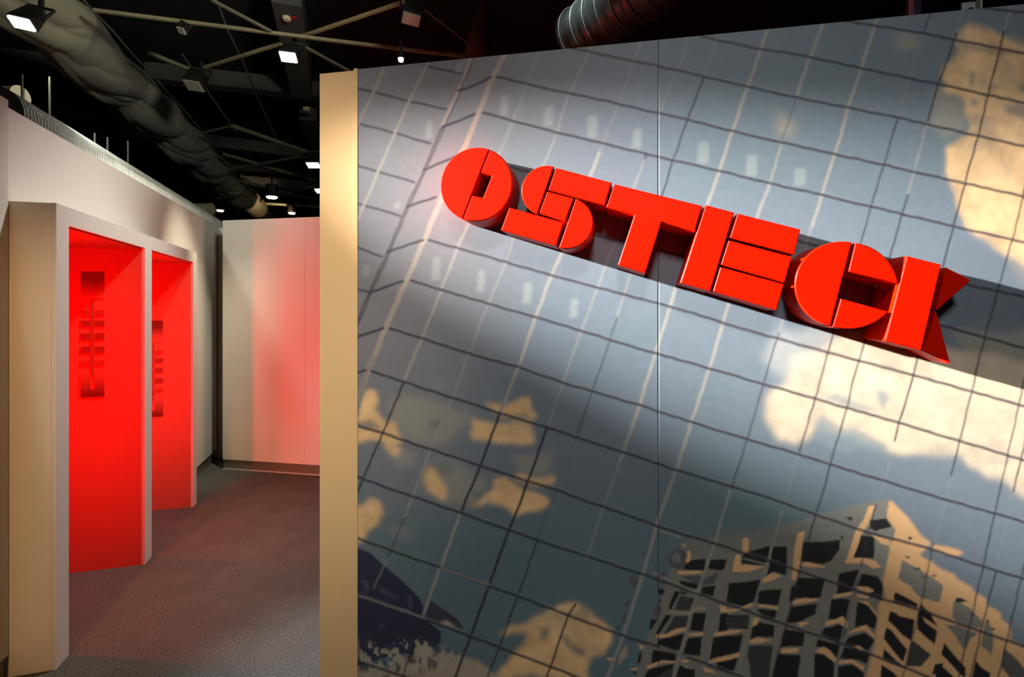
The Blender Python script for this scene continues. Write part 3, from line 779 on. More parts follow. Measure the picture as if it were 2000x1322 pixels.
# pale upright bars: (points, width, [(y from, y to, colour, alpha)])
V = [
    ([(1046, 116), (1031, 162), (1002, 235), (978, 293), (915, 436), (893, 486), (862, 566), (825, 658), (812, 688), (789, 746), (748, 845), (709, 935)], [(-99, 300, PALE, .4, 6), (300, 746, PALE, .9, 6), (746, 1400, DARK, .9, 4)]),
    ([(1128, 148), (1111, 184), (1087, 258), (1067, 310), (1002, 465), (988, 512), (954, 593), (915, 690), (884, 777), (840, 878), (806, 969), (794, 1000), (763, 1075), (726, 1158), (690, 1240)], [(-99, 465, PALE, .55, 5), (465, 880, PALE, .5, 5), (880, 1010, PALE, .6, 5), (1010, 1090, DARK, .5, 4), (1090, 1150, PALE, .4, 4), (1150, 1500, DARK, .4, 4)]),
    ([(1258, 62), (1250, 84), (1208, 205), (1176, 283), (1099, 489), (1077, 537), (1046, 620), (1012, 717), (976, 807), (939, 908), (898, 1005), (860, 1108), (826, 1202), (790, 1310)], [(-99, 90, PALE, .7, 6), (90, 300, PALE, .3, 5), (300, 807, PALE, .95, 7), (807, 1005, DARK, .95, 5), (1005, 1202, PALE, .9, 6), (1202, 1600, DARK, .6, 5)]),
    ([(1341, 79), (1329, 123), (1304, 181), (1280, 251), (1261, 304), (1241, 360), (1170, 555), (1118, 692), (1099, 750), (1069, 835), (1031, 939), (1009, 1000), (994, 1035), (955, 1144), (919, 1243), (890, 1319)], [(-99, 230, PALE, .35, 5), (300, 312, DARK, .7, 4), (312, 835, PALE, .5, 5), (835, 2000, DARK, .95, 5)]),
    ([(1406, 55), (1401, 74), (1375, 151), (1343, 233), (1315, 312), (1295, 375), (1225, 555), (1186, 680), (1157, 763), (1126, 852), (1087, 957), (1062, 1014), (1050, 1055), (1011, 1165), (975, 1264), (955, 1316)], [(-99, 151, PALE, .3, 5), (151, 450, DARK, .75, 4), (450, 620, PALE, .5, 5), (620, 860, DARK, .5, 4), (960, 1056, DARK, .3, 3), (1056, 2000, DARK, .75, 4)]),
    ([(1504, 44), (1498, 62), (1462, 166), (1430, 256), (1405, 333), (1384, 392), (1320, 560), (1278, 697), (1249, 791), (1217, 883), (1179, 987), (1147, 1085), (1123, 1180), (1109, 1201), (1075, 1302)], [(-99, 900, PALE, .9, 7), (900, 1090, PALE, .4, 6), (1180, 2000, DARK, .95, 4)]),
    ([(1612, 30), (1606, 48), (1581, 114), (1557, 186), (1527, 278), (1505, 355), (1481, 417), (1430, 570), (1392, 697), (1377, 745), (1350, 825), (1320, 920), (1292, 997), (1281, 1032), (1257, 1117), (1218, 1239), (1198, 1292)], [(-99, 190, PALE, .85, 7), (190, 280, DARK, .35, 4), (280, 360, PALE, .6, 6), (360, 2000, PALE, .85, 7)]),
    ([(1716, 30), (1710, 46), (1683, 131), (1656, 210), (1642, 266), (1625, 317), (1590, 430), (1510, 685), (1491, 750), (1459, 858), (1430, 949), (1413, 1000), (1396, 1062), (1376, 1117), (1352, 1187), (1340, 1236), (1315, 1319)], [(-99, 440, PALE, .9, 7), (440, 650, PALE, .5, 6), (650, 958, DARK, .6, 4), (958, 2000, PALE, .8, 5)]),
    ([(1816, 28), (1804, 65), (1780, 140), (1753, 232), (1729, 312), (1690, 442), (1624, 664), (1604, 737), (1592, 779), (1561, 883), (1525, 1007), (1500, 1095), (1473, 1180), (1459, 1243), (1440, 1322)], [(-99, 66, DARK, .6, 4), (66, 232, PALE, .2, 4), (232, 500, DARK, .7, 4), (500, 885, DARK, .75, 4), (885, 1000, PALE, .15, 4), (1000, 2000, PALE, .55, 4)]),
    ([(1880, 20), (1865, 75), (1831, 169), (1811, 240), (1792, 312), (1755, 444), (1690, 664), (1668, 737), (1654, 795), (1622, 906), (1608, 960), (1593, 1005), (1561, 1113), (1550, 1165), (1530, 1240)], [(-99, 66, PALE, .3, 5), (66, 240, DARK, .8, 4), (240, 380, PALE, .5, 5), (380, 2000, DARK, .75, 4)]),
    ([(1974, 10), (1971, 22), (1952, 99), (1930, 184), (1911, 264), (1896, 317), (1861, 447), (1795, 690), (1783, 737), (1756, 826), (1739, 894), (1729, 940), (1712, 983), (1697, 1040), (1680, 1113), (1668, 1151), (1645, 1243), (1631, 1316)], [(-99, 60, PALE, .6, 5), (60, 860, DARK, .85, 4), (890, 985, PALE, .2, 4), (985, 1110, DARK, .6, 4), (1110, 2000, (.2, .2, .2), .9, 4)]),
    ([(2035, 220), (1985, 440), (1913, 696), (1898, 766), (1874, 863), (1857, 930), (1848, 976), (1821, 1070), (1801, 1171), (1790, 1220), (1770, 1295)], [(-99, 930, DARK, .75, 4), (930, 1060, PALE, .2, 4), (1060, 2000, DARK, .6, 4)]),
    ([(2120, 400), (2050, 660), (2000, 872), (1993, 901), (1980, 955), (1966, 1009), (1946, 1113), (1928, 1183), (1905, 1281)], [(-99, 960, DARK, .8, 4), (960, 1115, PALE, .15, 4), (1115, 2000, DARK, .75, 4)]),
]
for k in range(1, 6):
    V.append(([(2035 + 95 * k, 220), (1905 + 85 * k + 20, 700), (1770 + 78 * k + 30, 1295)], [(-99, 2000, DARK, .7, 4)]))
for pts, segs in V:
    pts = ext(pts, 60, 500)
    ys = np.array([p[1] for p in pts]); xs = np.array([p[0] for p in pts])
    for ya, yb, col, al, wd in segs:
        a_, b_ = max(ya, ys[0]), min(yb, ys[-1])
        if b_ <= a_:
            continue
        yy = [a_] + [y for y in ys if a_ < y < b_] + [b_]
        sub = [(float(np.interp(y, ys, xs)), float(y)) for y in yy]
        draw_line(sub, wd, col, al, seed=1)

# transoms, falling to the right
H = [
    [(1118, 94), (1285, 129), (1464, 170), (1555, 190), (1755, 230), (2000, 286)],
    [(1370, 71), (1484, 96), (1550, 105), (1590, 114), (1683, 133), (1840, 166), (2000, 201)],
    [(1600, 29), (1659, 42), (1804, 65), (2000, 105)],
    [(1880, 6), (1932, 16), (2000, 25)],
    [(968, 149), (1026, 163), (1114, 183), (1140, 187), (1285, 221), (1343, 233), (1430, 256), (1527, 278), (1630, 301), (1719, 320), (2000, 384)],
    [(942, 220), (1002, 236), (1087, 258), (1140, 270), (1285, 306), (1404, 333), (1503, 358), (1590, 377), (1863, 442), (2000, 474)],
    [(908, 305), (1100, 352), (1899, 558), (2000, 580)],
    [(870, 388), (1180, 464), (1336, 500), (1842, 636), (2000, 680)],
    [(833, 468), (893, 484), (988, 512), (1077, 537), (1140, 554), (1225, 577), (1286, 592), (1355, 612), (1430, 636), (1500, 656), (1618, 688), (1678, 704), (1785, 733), (1899, 765), (2000, 794)],
    [(801, 547), (862, 566), (954, 593), (1046, 620), (1140, 647), (1244, 680), (1285, 691), (1384, 719), (1491, 750), (1592, 779), (1756, 826), (1874, 861), (2000, 899)],
    [(760, 641), (823, 661), (915, 690), (1012, 717), (1101, 748), (1140, 759), (1249, 791), (1285, 803), (1353, 825), (1459, 858), (1559, 887), (1622, 907), (1729, 940), (1848, 976), (1966, 1009), (2000, 1019)],
    [(721, 723), (789, 746), (884, 777), (976, 807), (1068, 835), (1140, 859), (1217, 883), (1321, 918), (1428, 950), (1532, 982), (1593, 1005), (1697, 1040), (1824, 1074), (1946, 1115), (2000, 1131)],
    [(680, 824), (701, 831), (748, 846), (840, 877), (939, 910), (1031, 940), (1087, 957), (1140, 977), (1208, 1000), (1286, 1028), (1396, 1062), (1500, 1095), (1616, 1134), (1674, 1154), (1796, 1191), (1920, 1235), (2000, 1262)],
    [(680, 925), (702, 933), (806, 969), (902, 1002), (994, 1035), (1050, 1055), (1140, 1084), (1247, 1119), (1361, 1159), (1469, 1197), (1590, 1239), (1640, 1255), (1723, 1287), (1799, 1316)],
    [(680, 1044), (700, 1051), (763, 1075), (860, 1108), (955, 1144), (1011, 1164), (1109, 1201), (1215, 1241), (1274, 1259), (1327, 1277), (1432, 1316)],
    [(680, 1153), (701, 1161), (724, 1170), (824, 1207), (919, 1243), (975, 1264), (1075, 1302), (1118, 1319)],
    [(680, 1284), (700, 1292), (782, 1319)],
    [(680, 1420), (900, 1500)], [(680, 1550), (900, 1640)],
]
for i, pts in enumerate(H):
    p = ext(pts, 0, 900)
    draw_line([(x, y - 3.5) for x, y in p], 3, FR, 0.28, seed=2)
    draw_line(p, 5.2, DARK, 0.86, seed=3)
# lit stretches of the lower transoms
for a_, b_ in (((700, 1163), (830, 1207)), ((862, 1109), (955, 1142)), ((1275, 1118), (1365, 1158)), ((1290, 1035), (1330, 1050)), ((1450, 1090), (1500, 1102)), ((1290, 1262), (1340, 1284))):
    draw_line([a_, b_], 3.2, (0.30, 0.285, 0.25), 0.8, seed=5)

# left front and the chamfered corner strip
LFT = [[(830, 128), (903, 144)], [(690, 170), (702, 173), (796, 197), (871, 213)], [(690, 239), (702, 242), (775, 261), (840, 280)], [(690, 322), (701, 324), (738, 335), (809, 356)], [(690, 395), (702, 398), (782, 422)], [(690, 480), (701, 484), (746, 501)], [(690, 563), (717, 569)]]
for p in LFT:
    draw_line(p, 4.6, (0.05, 0.042, 0.058), 0.9, seed=6)
for p, wd, al in (([(760, 105), (749, 134), (725, 190), (702, 235), (690, 262)], 6, .75), ([(842, 110), (834, 127), (798, 199), (772, 260), (739, 334), (712, 397), (690, 450)], 6, .85)):
    draw_line(p, wd, PALE, al, seed=7)
EL = [(930, 95), (920, 115), (896, 177), (864, 247), (828, 332), (796, 400), (758, 491), (721, 571), (701, 620), (690, 646)]
ER = [(992, 90), (985, 109), (963, 149), (934, 223), (910, 281), (855, 404), (830, 467), (794, 547), (753, 641), (729, 700), (716, 728), (702, 782), (690, 820)]
draw_line(EL[:4], 8, (0.33, 0.30, 0.27), .9, seed=8)
draw_line([(x + 4, y) for x, y in EL], 3, DARK, .75, seed=8)
draw_line(EL[3:], 4, (0.07, 0.055, 0.06), .8, seed=8)
draw_line(ER, 10, (0.36, 0.315, 0.265), .85, soft=2, seed=9)
draw_line(ER[9:], 6, (0.19, 0.18, 0.17), .6, seed=9)
for p in ([(896, 178), (930, 165), (959, 150)], [(864, 248), (900, 234), (927, 223)], [(828, 332), (868, 315), (895, 303)], [(795, 404), (851, 385)], [(757, 492), (826, 469)], [(721, 571), (787, 549)], [(690, 660), (701, 656), (748, 641)], [(690, 731), (714, 723)]):
    draw_line(p, 4.8, (0.04, 0.034, 0.048), .92, seed=10)
# pale lamp reflections in the panes
UL, ML, RR = (690, 80, 4.131), (690, 380, 4.131), (1140, 60, 4.131)
for z, x0, y0, x1, y1 in ((UL, 1190, 435, 1250, 600), (UL, 1540, 525, 1610, 690), (UL, 585, 645, 640, 790), (ML, 635, 505, 700, 690), (ML, 1000, 610, 1060, 790), (ML, 1370, 710, 1440, 880), (ML, 1750, 840, 1810, 990),
                          (RR, 30, 680, 110, 860), (RR, 395, 790, 465, 950), (RR, 920, 900, 1010, 1070), (RR, 1310, 1000, 1400, 1170), (RR, 1700, 1110, 1790, 1250), (ML, 70, 570, 130, 660), (ML, 330, 60, 380, 110), (UL, 830, 170, 880, 250)):
    over(poly_mask(Zm(*z, [(x0 + 8, y0), (x1 + 4, y0), (x1 - 4, y1), (x0 - 8, y1)]), 0, 2), (0.30, 0.335, 0.325), 0.55)
img *= (1 + 0.05 * vnoise(9, 51, 2))[..., None]
img = np.clip(img, 0.004, 0.9)

mm = bpy.data.materials.new('mural_print')
mm.use_nodes = True
nt = mm.node_tree
b = nt.nodes['Principled BSDF']
b.inputs['Roughness'].default_value = 0.55
b.inputs['Specular IOR Level'].default_value = 0.25
at = nt.nodes.new('ShaderNodeVertexColor')
at.layer_name = 'print'
tc = nt.nodes.new('ShaderNodeTexCoord')
nn = nt.nodes.new('ShaderNodeTexNoise')
nn.inputs['Scale'].default_value = 350
mr = nt.nodes.new('ShaderNodeMapRange')
mr.inputs['To Min'].default_value = 0.94
mr.inputs['To Max'].default_value = 1.06
mx = nt.nodes.new('ShaderNodeMix')
mx.data_type = 'RGBA'
mx.blend_type = 'MULTIPLY'
mx.inputs[0].default_value = 1
nt.links.new(tc.outputs['Object'], nn.inputs['Vector'])
nt.links.new(nn.outputs['Fac'], mr.inputs['Value'])
nt.links.new(at.outputs['Color'], mx.inputs[6])
nt.links.new(mr.outputs[0], mx.inputs[7])
nt.links.new(mx.outputs[2], b.inputs['Base Color'])


def mural_panel(u0, u1, du, parent):
    nu = max(2, int((u1 - u0) / du) + 1)
    us = np.linspace(u0, u1, nu)
    zs = np.concatenate([np.linspace(0.0, 0.19, 6), np.arange(0.20, WALLH - 0.001, du), [WALLH]])
    nz = len(zs)
    U, Zg = np.meshgrid(us, zs)
    X = P0.x + E.x * U
    Y = P0.y + E.y * U
    px = 1000 + F * X / Y
    py = HY - F * (Zg - CAMZ) / Y
    fx = np.clip((px - RX0) / RS, 0, RNX - 1.001)
    fy = np.clip((py - RY0) / RS, 0, RNY - 1.001)
    ix, iy = fx.astype(int), fy.astype(int)
    fx, fy = (fx - ix)[..., None], (fy - iy)[..., None]
    c = (img[iy, ix] * (1 - fx) + img[iy, ix + 1] * fx) * (1 - fy) + (img[iy + 1, ix] * (1 - fx) + img[iy + 1, ix + 1] * fx) * fy
    nv = nu * nz
    th = 0.03
    co = np.zeros((nv + 4, 3), np.float32)
    co[:nv, 0], co[:nv, 1], co[:nv, 2] = X.ravel(), Y.ravel(), Zg.ravel()
    for k, (u, z) in enumerate(((u0, 0), (u1, 0), (u1, WALLH), (u0, WALLH))):
        co[nv + k] = wall_pt(u, z, -th)
    i = (np.arange(nz - 1)[:, None] * nu + np.arange(nu - 1)[None, :]).ravel()
    quads = np.stack([i, i + 1, i + nu + 1, i + nu], 1)
    faces_side = [list(range(nu))[::-1] + [nv, nv + 1],                                     # bottom
                  [(nz - 1) * nu + k for k in range(nu)] + [nv + 2, nv + 3],               # top
                  [k * nu for k in range(nz)] + [nv + 3, nv],                              # left
                  [k * nu + nu - 1 for k in range(nz)][::-1] + [nv + 1, nv + 2],           # right
                  [nv + 3, nv + 2, nv + 1, nv]]
    loops = np.concatenate([quads.ravel(), np.concatenate([np.array(f) for f in faces_side])])
    sizes = np.concatenate([np.full(len(quads), 4), [len(f) for f in faces_side]])
    starts = np.concatenate([[0], np.cumsum(sizes)[:-1]])
    me = bpy.data.meshes.new('panel')
    me.vertices.add(nv + 4)
    me.vertices.foreach_set('co', co.ravel())
    me.loops.add(len(loops))
    me.loops.foreach_set('vertex_index', loops.astype(np.int32))
    me.polygons.add(len(sizes))
    me.polygons.foreach_set('loop_start', starts.astype(np.int32))
    me.update(calc_edges=True)
    ca = me.color_attributes.new('print', 'FLOAT_COLOR', 'POINT')
    rgba = np.ones((nv + 4, 4), np.float32)
    rgba[:nv, :3] = c.reshape(-1, 3)
    rgba[nv:, :3] = (0.4, 0.4, 0.38)
    ca.data.foreach_set('color', rgba.ravel())
    me.materials.append(mm)
    o = bpy.data.objects.new('panel', me)
    COL.objects.link(o)
    o.parent = parent
    return o


wm = struct(MB().frame_box(P0, E, NW, 0.0, 3.31, -0.12, -0.031, 0.0, WALLH - 0.004).build('wall_right', M['core']))
SEAM = 1.1018
MB().frame_box(P0, E, NW, SEAM - 0.00065, SEAM + 0.00065, -0.03, -0.0005, 0.0, WALLH - 0.001).build('seam_filler', M['black_metal'], wm)  # black filler added, standing in for shade in the panel gap
mural_panel(0.0, SEAM - 0.0007, 0.0032, wm)
mural_panel(SEAM + 0.0007, 2.2036 - 0.0012, 0.0032, wm)
mural_panel(2.2036 + 0.0012, 3.31, 0.02, wm)
# end post and its narrow cover strip
u624, _ = wall_uv(624, 400)
tr = struct(MB().frame_box(P0, E, NW, u624, -0.017, -0.12, -0.002, 0.0, WALLH - 0.003).build('trim_1', M['cream_panel']))
struct(MB().frame_box(P0, E, NW, -0.0165, -0.001, -0.12, 0.001, 0.0, WALLH + 0.003).build('trim_2', M['cream_panel']))

# ------------------------------------------------------------------ raised red letters
DF = 0.14             # how far the letter faces stand out
DWING = 0.108
Z5, Z6, Z7 = (820, 260, 4.407), (1180, 340, 4.407), (1500, 440, 4.407)


def plane_poly(z, pts, d=DF):
    return [Vector(wall_uv(x, y, d)) for x, y in Zm(*z, pts)]


def arc(p, q, side, n=36):
    """half circle on the diameter p-q, bulging to the given side (+1 left of p->q)"""
    c = (p + q) / 2
    r = (q - p).length / 2
    a0 = math.atan2(p.y - c.y, p.x - c.x)
    return [Vector((c.x + r * math.cos(a0 + side * math.pi * k / n), c.y + r * math.sin(a0 + side * math.pi * k / n))) for k in range(n + 1)]


def block(poly, parent, d=DF, d0=0.0005, bev=0.003):
    """a solid block with the outline poly, standing on the wall from d0 out to d, its front edge eased"""
    # orientation
    ar = sum(a.x * b_.y - b_.x * a.y for a, b_ in zip(poly, poly[1:] + poly[:1]))
    if ar < 0:
        poly = poly[::-1]
    n = len(poly)
    # inset ring for the eased edge
    ins = []
    for i in range(n):
        a, p, c = poly[i - 1], poly[i], poly[(i + 1) % n]
        e1 = (p - a).normalized()
        e2 = (c - p).normalized()
        n1, n2 = Vector((-e1.y, e1.x)), Vector((-e2.y, e2.x))
        m_ = n1 + n2
        k = m_.dot(n1)
        m_ = m_ / k if abs(k) > 0.3 else n1
        ins.append(p + m_ * bev)
    v = [wall_pt(p.x, p.y, d0) for p in poly] + [wall_pt(p.x, p.y, d - bev) for p in poly] + [wall_pt(p.x, p.y, d) for p in ins]
    f = [list(range(n))[::-1], [2 * n + k for k in range(n)]]
    for k in range(n):
        j = (k + 1) % n
        f += [[k, j, n + j, n + k], [n + k, n + j, 2 * n + j, 2 * n + k]]
    mb = MB().add(v, f)
    return mb.build('block', M['sign_red'], parent)


def letter(label, px, py):
    u, z = wall_uv(px, py, 0)
    return thing('sign_letter', label, 'letter', tuple(wall_pt(u, z, 0)), 'raised red letters on the mural')


# O: disc in two halves around a square hole
L = letter('red disc letter O with a small square hole, first on the mural', 930, 365)
p, q, h1, h2 = plane_poly(Z5, [(598, 140), (368, 738), (520, 340), (445, 535)])
h3, h4 = plane_poly(Z5, [(618, 368), (543, 557)])
ax = (q - p).normalized()
gap = Vector((-ax.y, ax.x)) * 0.0012
if gap.x < 0:
    gap = -gap
half = arc(p, q, +1)
if sum(v.x for v in half) / len(half) > p.x:
    half = arc(p, q, -1)
block([v - gap for v in half], L)
other = arc(p, q, -1) if half == arc(p, q, +1) else arc(p, q, +1)
if sum(v.x for v in other) / len(other) < (p.x + q.x) / 2:
    other = arc(p, q, +1)
block([v + gap for v in other] + [h2 + gap, h4, h3, h1 + gap], L)

# S
L = letter('red blocky letter S of five pieces, between the disc and the T', 1090, 420)
p, q = plane_poly(Z5, [(1152, 287), (1012, 694)])
s = arc(p, q, +1)
if sum(v.x for v in s) / len(s) > (p.x + q.x) / 2:
    s = arc(p, q, -1)
block(s, L)
block(plane_poly(Z5, [(1170, 297), (1652, 425), (1592, 620), (1104, 490)]), L)
block(plane_poly(Z5, [(1095, 500), (1325, 562), (1250, 762), (1025, 690)]), L)
p, q = plane_poly(Z5, [(1342, 562), (1197, 985)])
s = arc(p, q, +1)
if sum(v.x for v in s) / len(s) < (p.x + q.x) / 2:
    s = arc(p, q, -1)
block(s, L)
block(plane_poly(Z5, [(770, 640), (1240, 770), (1172, 970), (697, 835)]), L)

# T
L = letter('red letter T with an orange glowing stem, right of the S', 1270, 450)
block(plane_poly(Z6, [(88, 85), (845, 273), (782, 495), (495, 412), (355, 855), (118, 782), (260, 352), (17, 285)]), L)

# E
L = letter('red letter E of a tall bar and three stacked bars', 1440, 500)
block(plane_poly(Z6, [(873, 265), (1122, 330), (915, 1010), (655, 935)]), L)
block(plane_poly(Z6, [(1148, 338), (1690, 475), (1640, 692), (1080, 548)]), L)
block(plane_poly(Z6, [(1070, 568), (1620, 712), (1555, 935), (1002, 780)]), L)
block(plane_poly(Z6, [(998, 798), (1550, 948), (1485, 1172), (935, 1010)]), L)

# C
L = letter('red round letter C with a square notch facing the K', 1640, 555)
p, q = plane_poly(Z7, [(724, 145), (540, 866)])
s = arc(p, q, +1)
if sum(v.x for v in s) / len(s) > (p.x + q.x) / 2:
    s = arc(p, q, -1)
block(s, L)
cc = (p + q) / 2
a1, a2, a3 = plane_poly(Z7, [(750, 150), (690, 400), (1122, 500)])
b1, b2, b3 = plane_poly(Z7, [(625, 628), (1040, 744), (553, 874)])


def sector(a, b_, n=18):
    ra, rb = (a - cc).length, (b_ - cc).length
    t0, t1 = math.atan2(a.y - cc.y, a.x - cc.x), math.atan2(b_.y - cc.y, b_.x - cc.x)
    while t1 > t0:
        t1 -= 2 * math.pi
    return [cc + Vector((math.cos(t0 + (t1 - t0) * k / n), math.sin(t0 + (t1 - t0) * k / n))) * (ra + (rb - ra) * k / n) for k in range(n + 1)]


block(sector(a1, a3) + [a2], L)
block(sector(b2, b3) + [b1], L)

# K
L = letter('red letter K, last of the row, its two wings in shadow', 1790, 600)
block(plane_poly(Z7, [(1195, 262), (1495, 338), (1322, 1080), (1005, 995)]), L)
block(plane_poly(Z7, [(1537, 362), (1748, 468), (1700, 522), (1448, 722)], DWING), L, DWING)
block(plane_poly(Z7, [(1445, 735), (1462, 772), (1574, 1195), (1342, 1085)], DWING), L, DWING)

# ------------------------------------------------------------------ ceiling: beams, bracing, ducts, lamps
for a_, b_, w_ in (((323, 146), (640, 180), .34), ((-150, 100), (230, 140), .34), ((170, 258), (330, 280), .30), ((416, 277), (640, 305), .30), ((290, 340), (390, 345), .28), ((467, 352), (660, 368), .28)):
    p, q = plane_pt(*a_, 4.62), plane_pt(*b_, 4.62)
    d = (q - p).normalized()
    MB().bar(p - d * 0.2, q + d * 0.2, w_ * 0.6, 0.20).build('beam', M['beam_grey'], ceiling)
for a_, b_, w_ in (((560, -40), (590, 160), .26), ((601, 205), (640, 330), .24)):
    p, q = plane_pt(*a_, 4.66), plane_pt(*b_, 4.66)
    MB().bar(p, q, w_, 0.46).build('beam', M['beam_grey'], ceiling)

ZB = 3.9
brace = thing('roof_bracing', 'olive crossing bars of the roof bracing below the black ceiling', 'bracing', (0, 6, ZB))
BARS = [((183, 20), (640, 78), .036, 0), ((640, 78), (913, 111), .036, 0), ((379, 138), (549, 85), .034, 0), ((575, 76), (800, 0), .034, 0), ((413, 0), (529, 61), .030, 1), ((580, 83), (690, 143), .030, 1),
        ((290, 103), (373, 137), .046, 1), ((814, 5), (926, 92), .030, 1), ((103, 213), (340, 272), .058, 1), ((233, 298), (326, 278), .040, 1), ((233, 298), (380, 334), .058, 1), ((399, 259), (453, 246), .034, 1),
        ((453, 246), (615, 302), .066, 1), ((449, 331), (613, 301), .044, 1), ((436, 301), (640, 360), .066, 1), ((313, 354), (388, 341), .044, 1), ((313, 354), (436, 379), .066, 1), ((373, 393), (436, 384), .05, 1),
        ((466, 353), (640, 395), .07, 1), ((-60, 68), (18, 25), .045, 0), ((520, 385), (640, 358), .06, 1), ((520, 398), (640, 405), .07, 1)]
for k, (a_, b_, w_, m_) in enumerate(BARS):
    z = ZB + 0.012 * (k % 4)
    MB().bar(plane_pt(*a_, z), plane_pt(*b_, z), w_ * 0.68).build('bar', M['bar_dark' if m_ else 'bar_olive'], brace)


def cable(label, pts, Z, r=0.008):
    o = MB().tube([plane_pt(x, y, Z) for x, y in pts], r, 6).build('cable', M['wire'], None)
    return tag(o, label, 'cable')


cable('thin grey cable sloping down past the hanging floodlight', [(356, 106), (375, 135), (463, 260)], 4.05)
cable('long thin cable curving across the dark ceiling by the wall end', [(426, 7), (445, 60), (470, 110), (503, 190), (540, 270), (569, 333)], 4.2, 0.007)
# fabric-draped duct, running away parallel to the left wall
AXH = 2.4
AXX = -AXH / math.tan(math.radians(43.2))
DD = Vector((-0.2775, 1, 0)).normalized()
DS = Vector((DD.y, -DD.x, 0))


def duct_c(Y, x0=AXX, h=AXH):
    return Vector((x0 - 0.2775 * Y, Y, CAMZ + h))


duct = thing('draped_duct', 'big round ceiling duct wrapped in sagging grey cloth', 'duct', tuple(duct_c(7)))
mb = MB()
NS, NA = 480, 88
y0, y1 = 3.0, 10.9
rs = []
for i in range(NS + 1):
    t = i / NS
    Y = y0 + (y1 - y0) * t
    c = duct_c(Y)
    # swags: the cloth is tied up every ~1.15 m
    ph = (Y + 0.2) / 1.15
    sw = abs(math.sin(math.pi * ph))
    for k in range(NA):
        a = 2 * math.pi * k / NA
        down = max(0.0, -math.sin(a))
        s_ = math.cos(a)
        nz = noise.noise(Vector((Y * 0.9, math.cos(a) * 0.8, math.sin(a) * 0.8 + 3.1)))
        nz2 = noise.noise(Vector((Y * 3.1, math.cos(a) * 1.9 + 7, math.sin(a) * 1.9)))
        # long folds sweeping round the duct from the upper right edge to the lower left one
        f1 = abs(math.sin(2.0 * Y - 1.5 * a + 0.9 * nz))
        f2 = abs(math.sin(3.3 * Y - 2.5 * a + 1.0 * nz2 + 0.7))
        fold = (f1 ** 0.55 - 0.65) + 0.55 * (f2 ** 0.6 - 0.65)
        r = 0.236 + 0.050 * fold + 0.008 * nz2
        r += 0.045 * sw * down ** 1.5
        if s_ < -0.2 and math.sin(a) < 0.2:
            r += 0.03 * sw
        p = c + DS * (r * math.cos(a)) + Vector((0, 0, r * math.sin(a) - 0.02 * sw))
        mb.v.append(tuple(p))
for i in range(NS):
    for k in range(NA):
        a, b_ = i * NA + k, i * NA + (k + 1) % NA
        mb.f.append([a, b_, b_ + NA, a + NA])
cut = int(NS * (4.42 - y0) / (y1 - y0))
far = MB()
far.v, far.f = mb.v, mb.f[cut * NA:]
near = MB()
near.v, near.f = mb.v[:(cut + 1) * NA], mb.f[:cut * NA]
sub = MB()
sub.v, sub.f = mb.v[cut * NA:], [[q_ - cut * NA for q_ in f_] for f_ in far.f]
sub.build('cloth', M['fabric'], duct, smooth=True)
near.build('lamplit_cloth', M['lamplit_fabric'], duct, smooth=True)  # near stretch coloured paler for the floodlight's glow on it
# hem roll along the lower left edge
pts, rad = [], []
for i in range(161):
    Y = 3.0 + 7.8 * i / 160
    sw = abs(math.sin(math.pi * (Y + 0.2) / 1.15))
    c = duct_c(Y)
    pts.append(c + DS * -(0.245 + 0.02 * sw) * 0.80 + Vector((0, 0, -0.17 - 0.045 * sw)))
    rad.append(0.014 + 0.012 * sw)
MB().tube(pts, 0.02, 8, radii=rad).build('hem', M['fabric'], duct, smooth=True)
pts = [duct_c(3.0 + 7.8 * i / 80) + DS * 0.20 + Vector((0, 0, 0.19 - 0.012 * abs(math.sin(i * 0.33)))) for i in range(81)]
MB().tube(pts, 0.009, 6).build('support_cable', M['wire'], duct)
# bare spiral end
pts, rad = [], []
for i in range(61):
    Y = 10.7 + 1.6 * i / 60
    pts.append(duct_c(Y))
    rad.append(0.225 + (0.008 if i % 4 == 0 else 0.0))
MB().tube(pts, 0.22, 28, radii=rad).build('duct_end', M['brass_duct'], duct, smooth=False)
pts = [duct_c(12.25 + 0.25 * i) for i in range(20)]
MB().tube(pts, 0.18, 20).build('duct_tail', M['dark_duct'], duct, smooth=True)

# ribbed silver duct along the top of the left wall
sd = thing('spiral_duct', 'ribbed silver duct lying behind the top of the left wall', 'duct', (-3, 5, 2.62))


def sduct_c(Y, dx=0.0, dz=0.0):
    return Vector((-1.95 + dx - 0.2775 * Y, Y, CAMZ + 1.045 + dz))


pts, rad = [], []
n_ = 900
for i in range(n_ + 1):
    Y = 2.75 + (9.6 - 2.75) * i / n_
    pts.append(sduct_c(Y))
    rad.append(0.128 + (0.007 if i % 4 < 2 else -0.006))
MB().tube(pts, 0.13, 24, radii=rad).build('ribbed_pipe', M['silver'], sd, smooth=False)
for Y, L_, r_ in ((3.15, 0.75, 0.060), (6.3, 0.5, 0.07), (9.4, 0.5, 0.08)):
    c = sduct_c(Y, -0.22 if Y < 4 else 0, 0.235 if Y < 4 else 0.165)
    pts, rad = [], []
    for i in range(21):
        pts.append(c + Vector((0.10, 0, 0)) + Vector((-1, 0.10, 0.02)) * (L_ * i / 20))
        rad.append(r_ + (0.004 if i % 5 == 0 else 0))
    MB().tube(pts, r_, 20, radii=rad).build('branch_pipe', M['brass_duct'], sd, smooth=False)
hang = [((43, 145), (43, 172)), ((98, 150), (97, 238)), ((185, 260), (185, 288)), ((250, 275), (250, 312)), ((210, 268), (210, 300))]
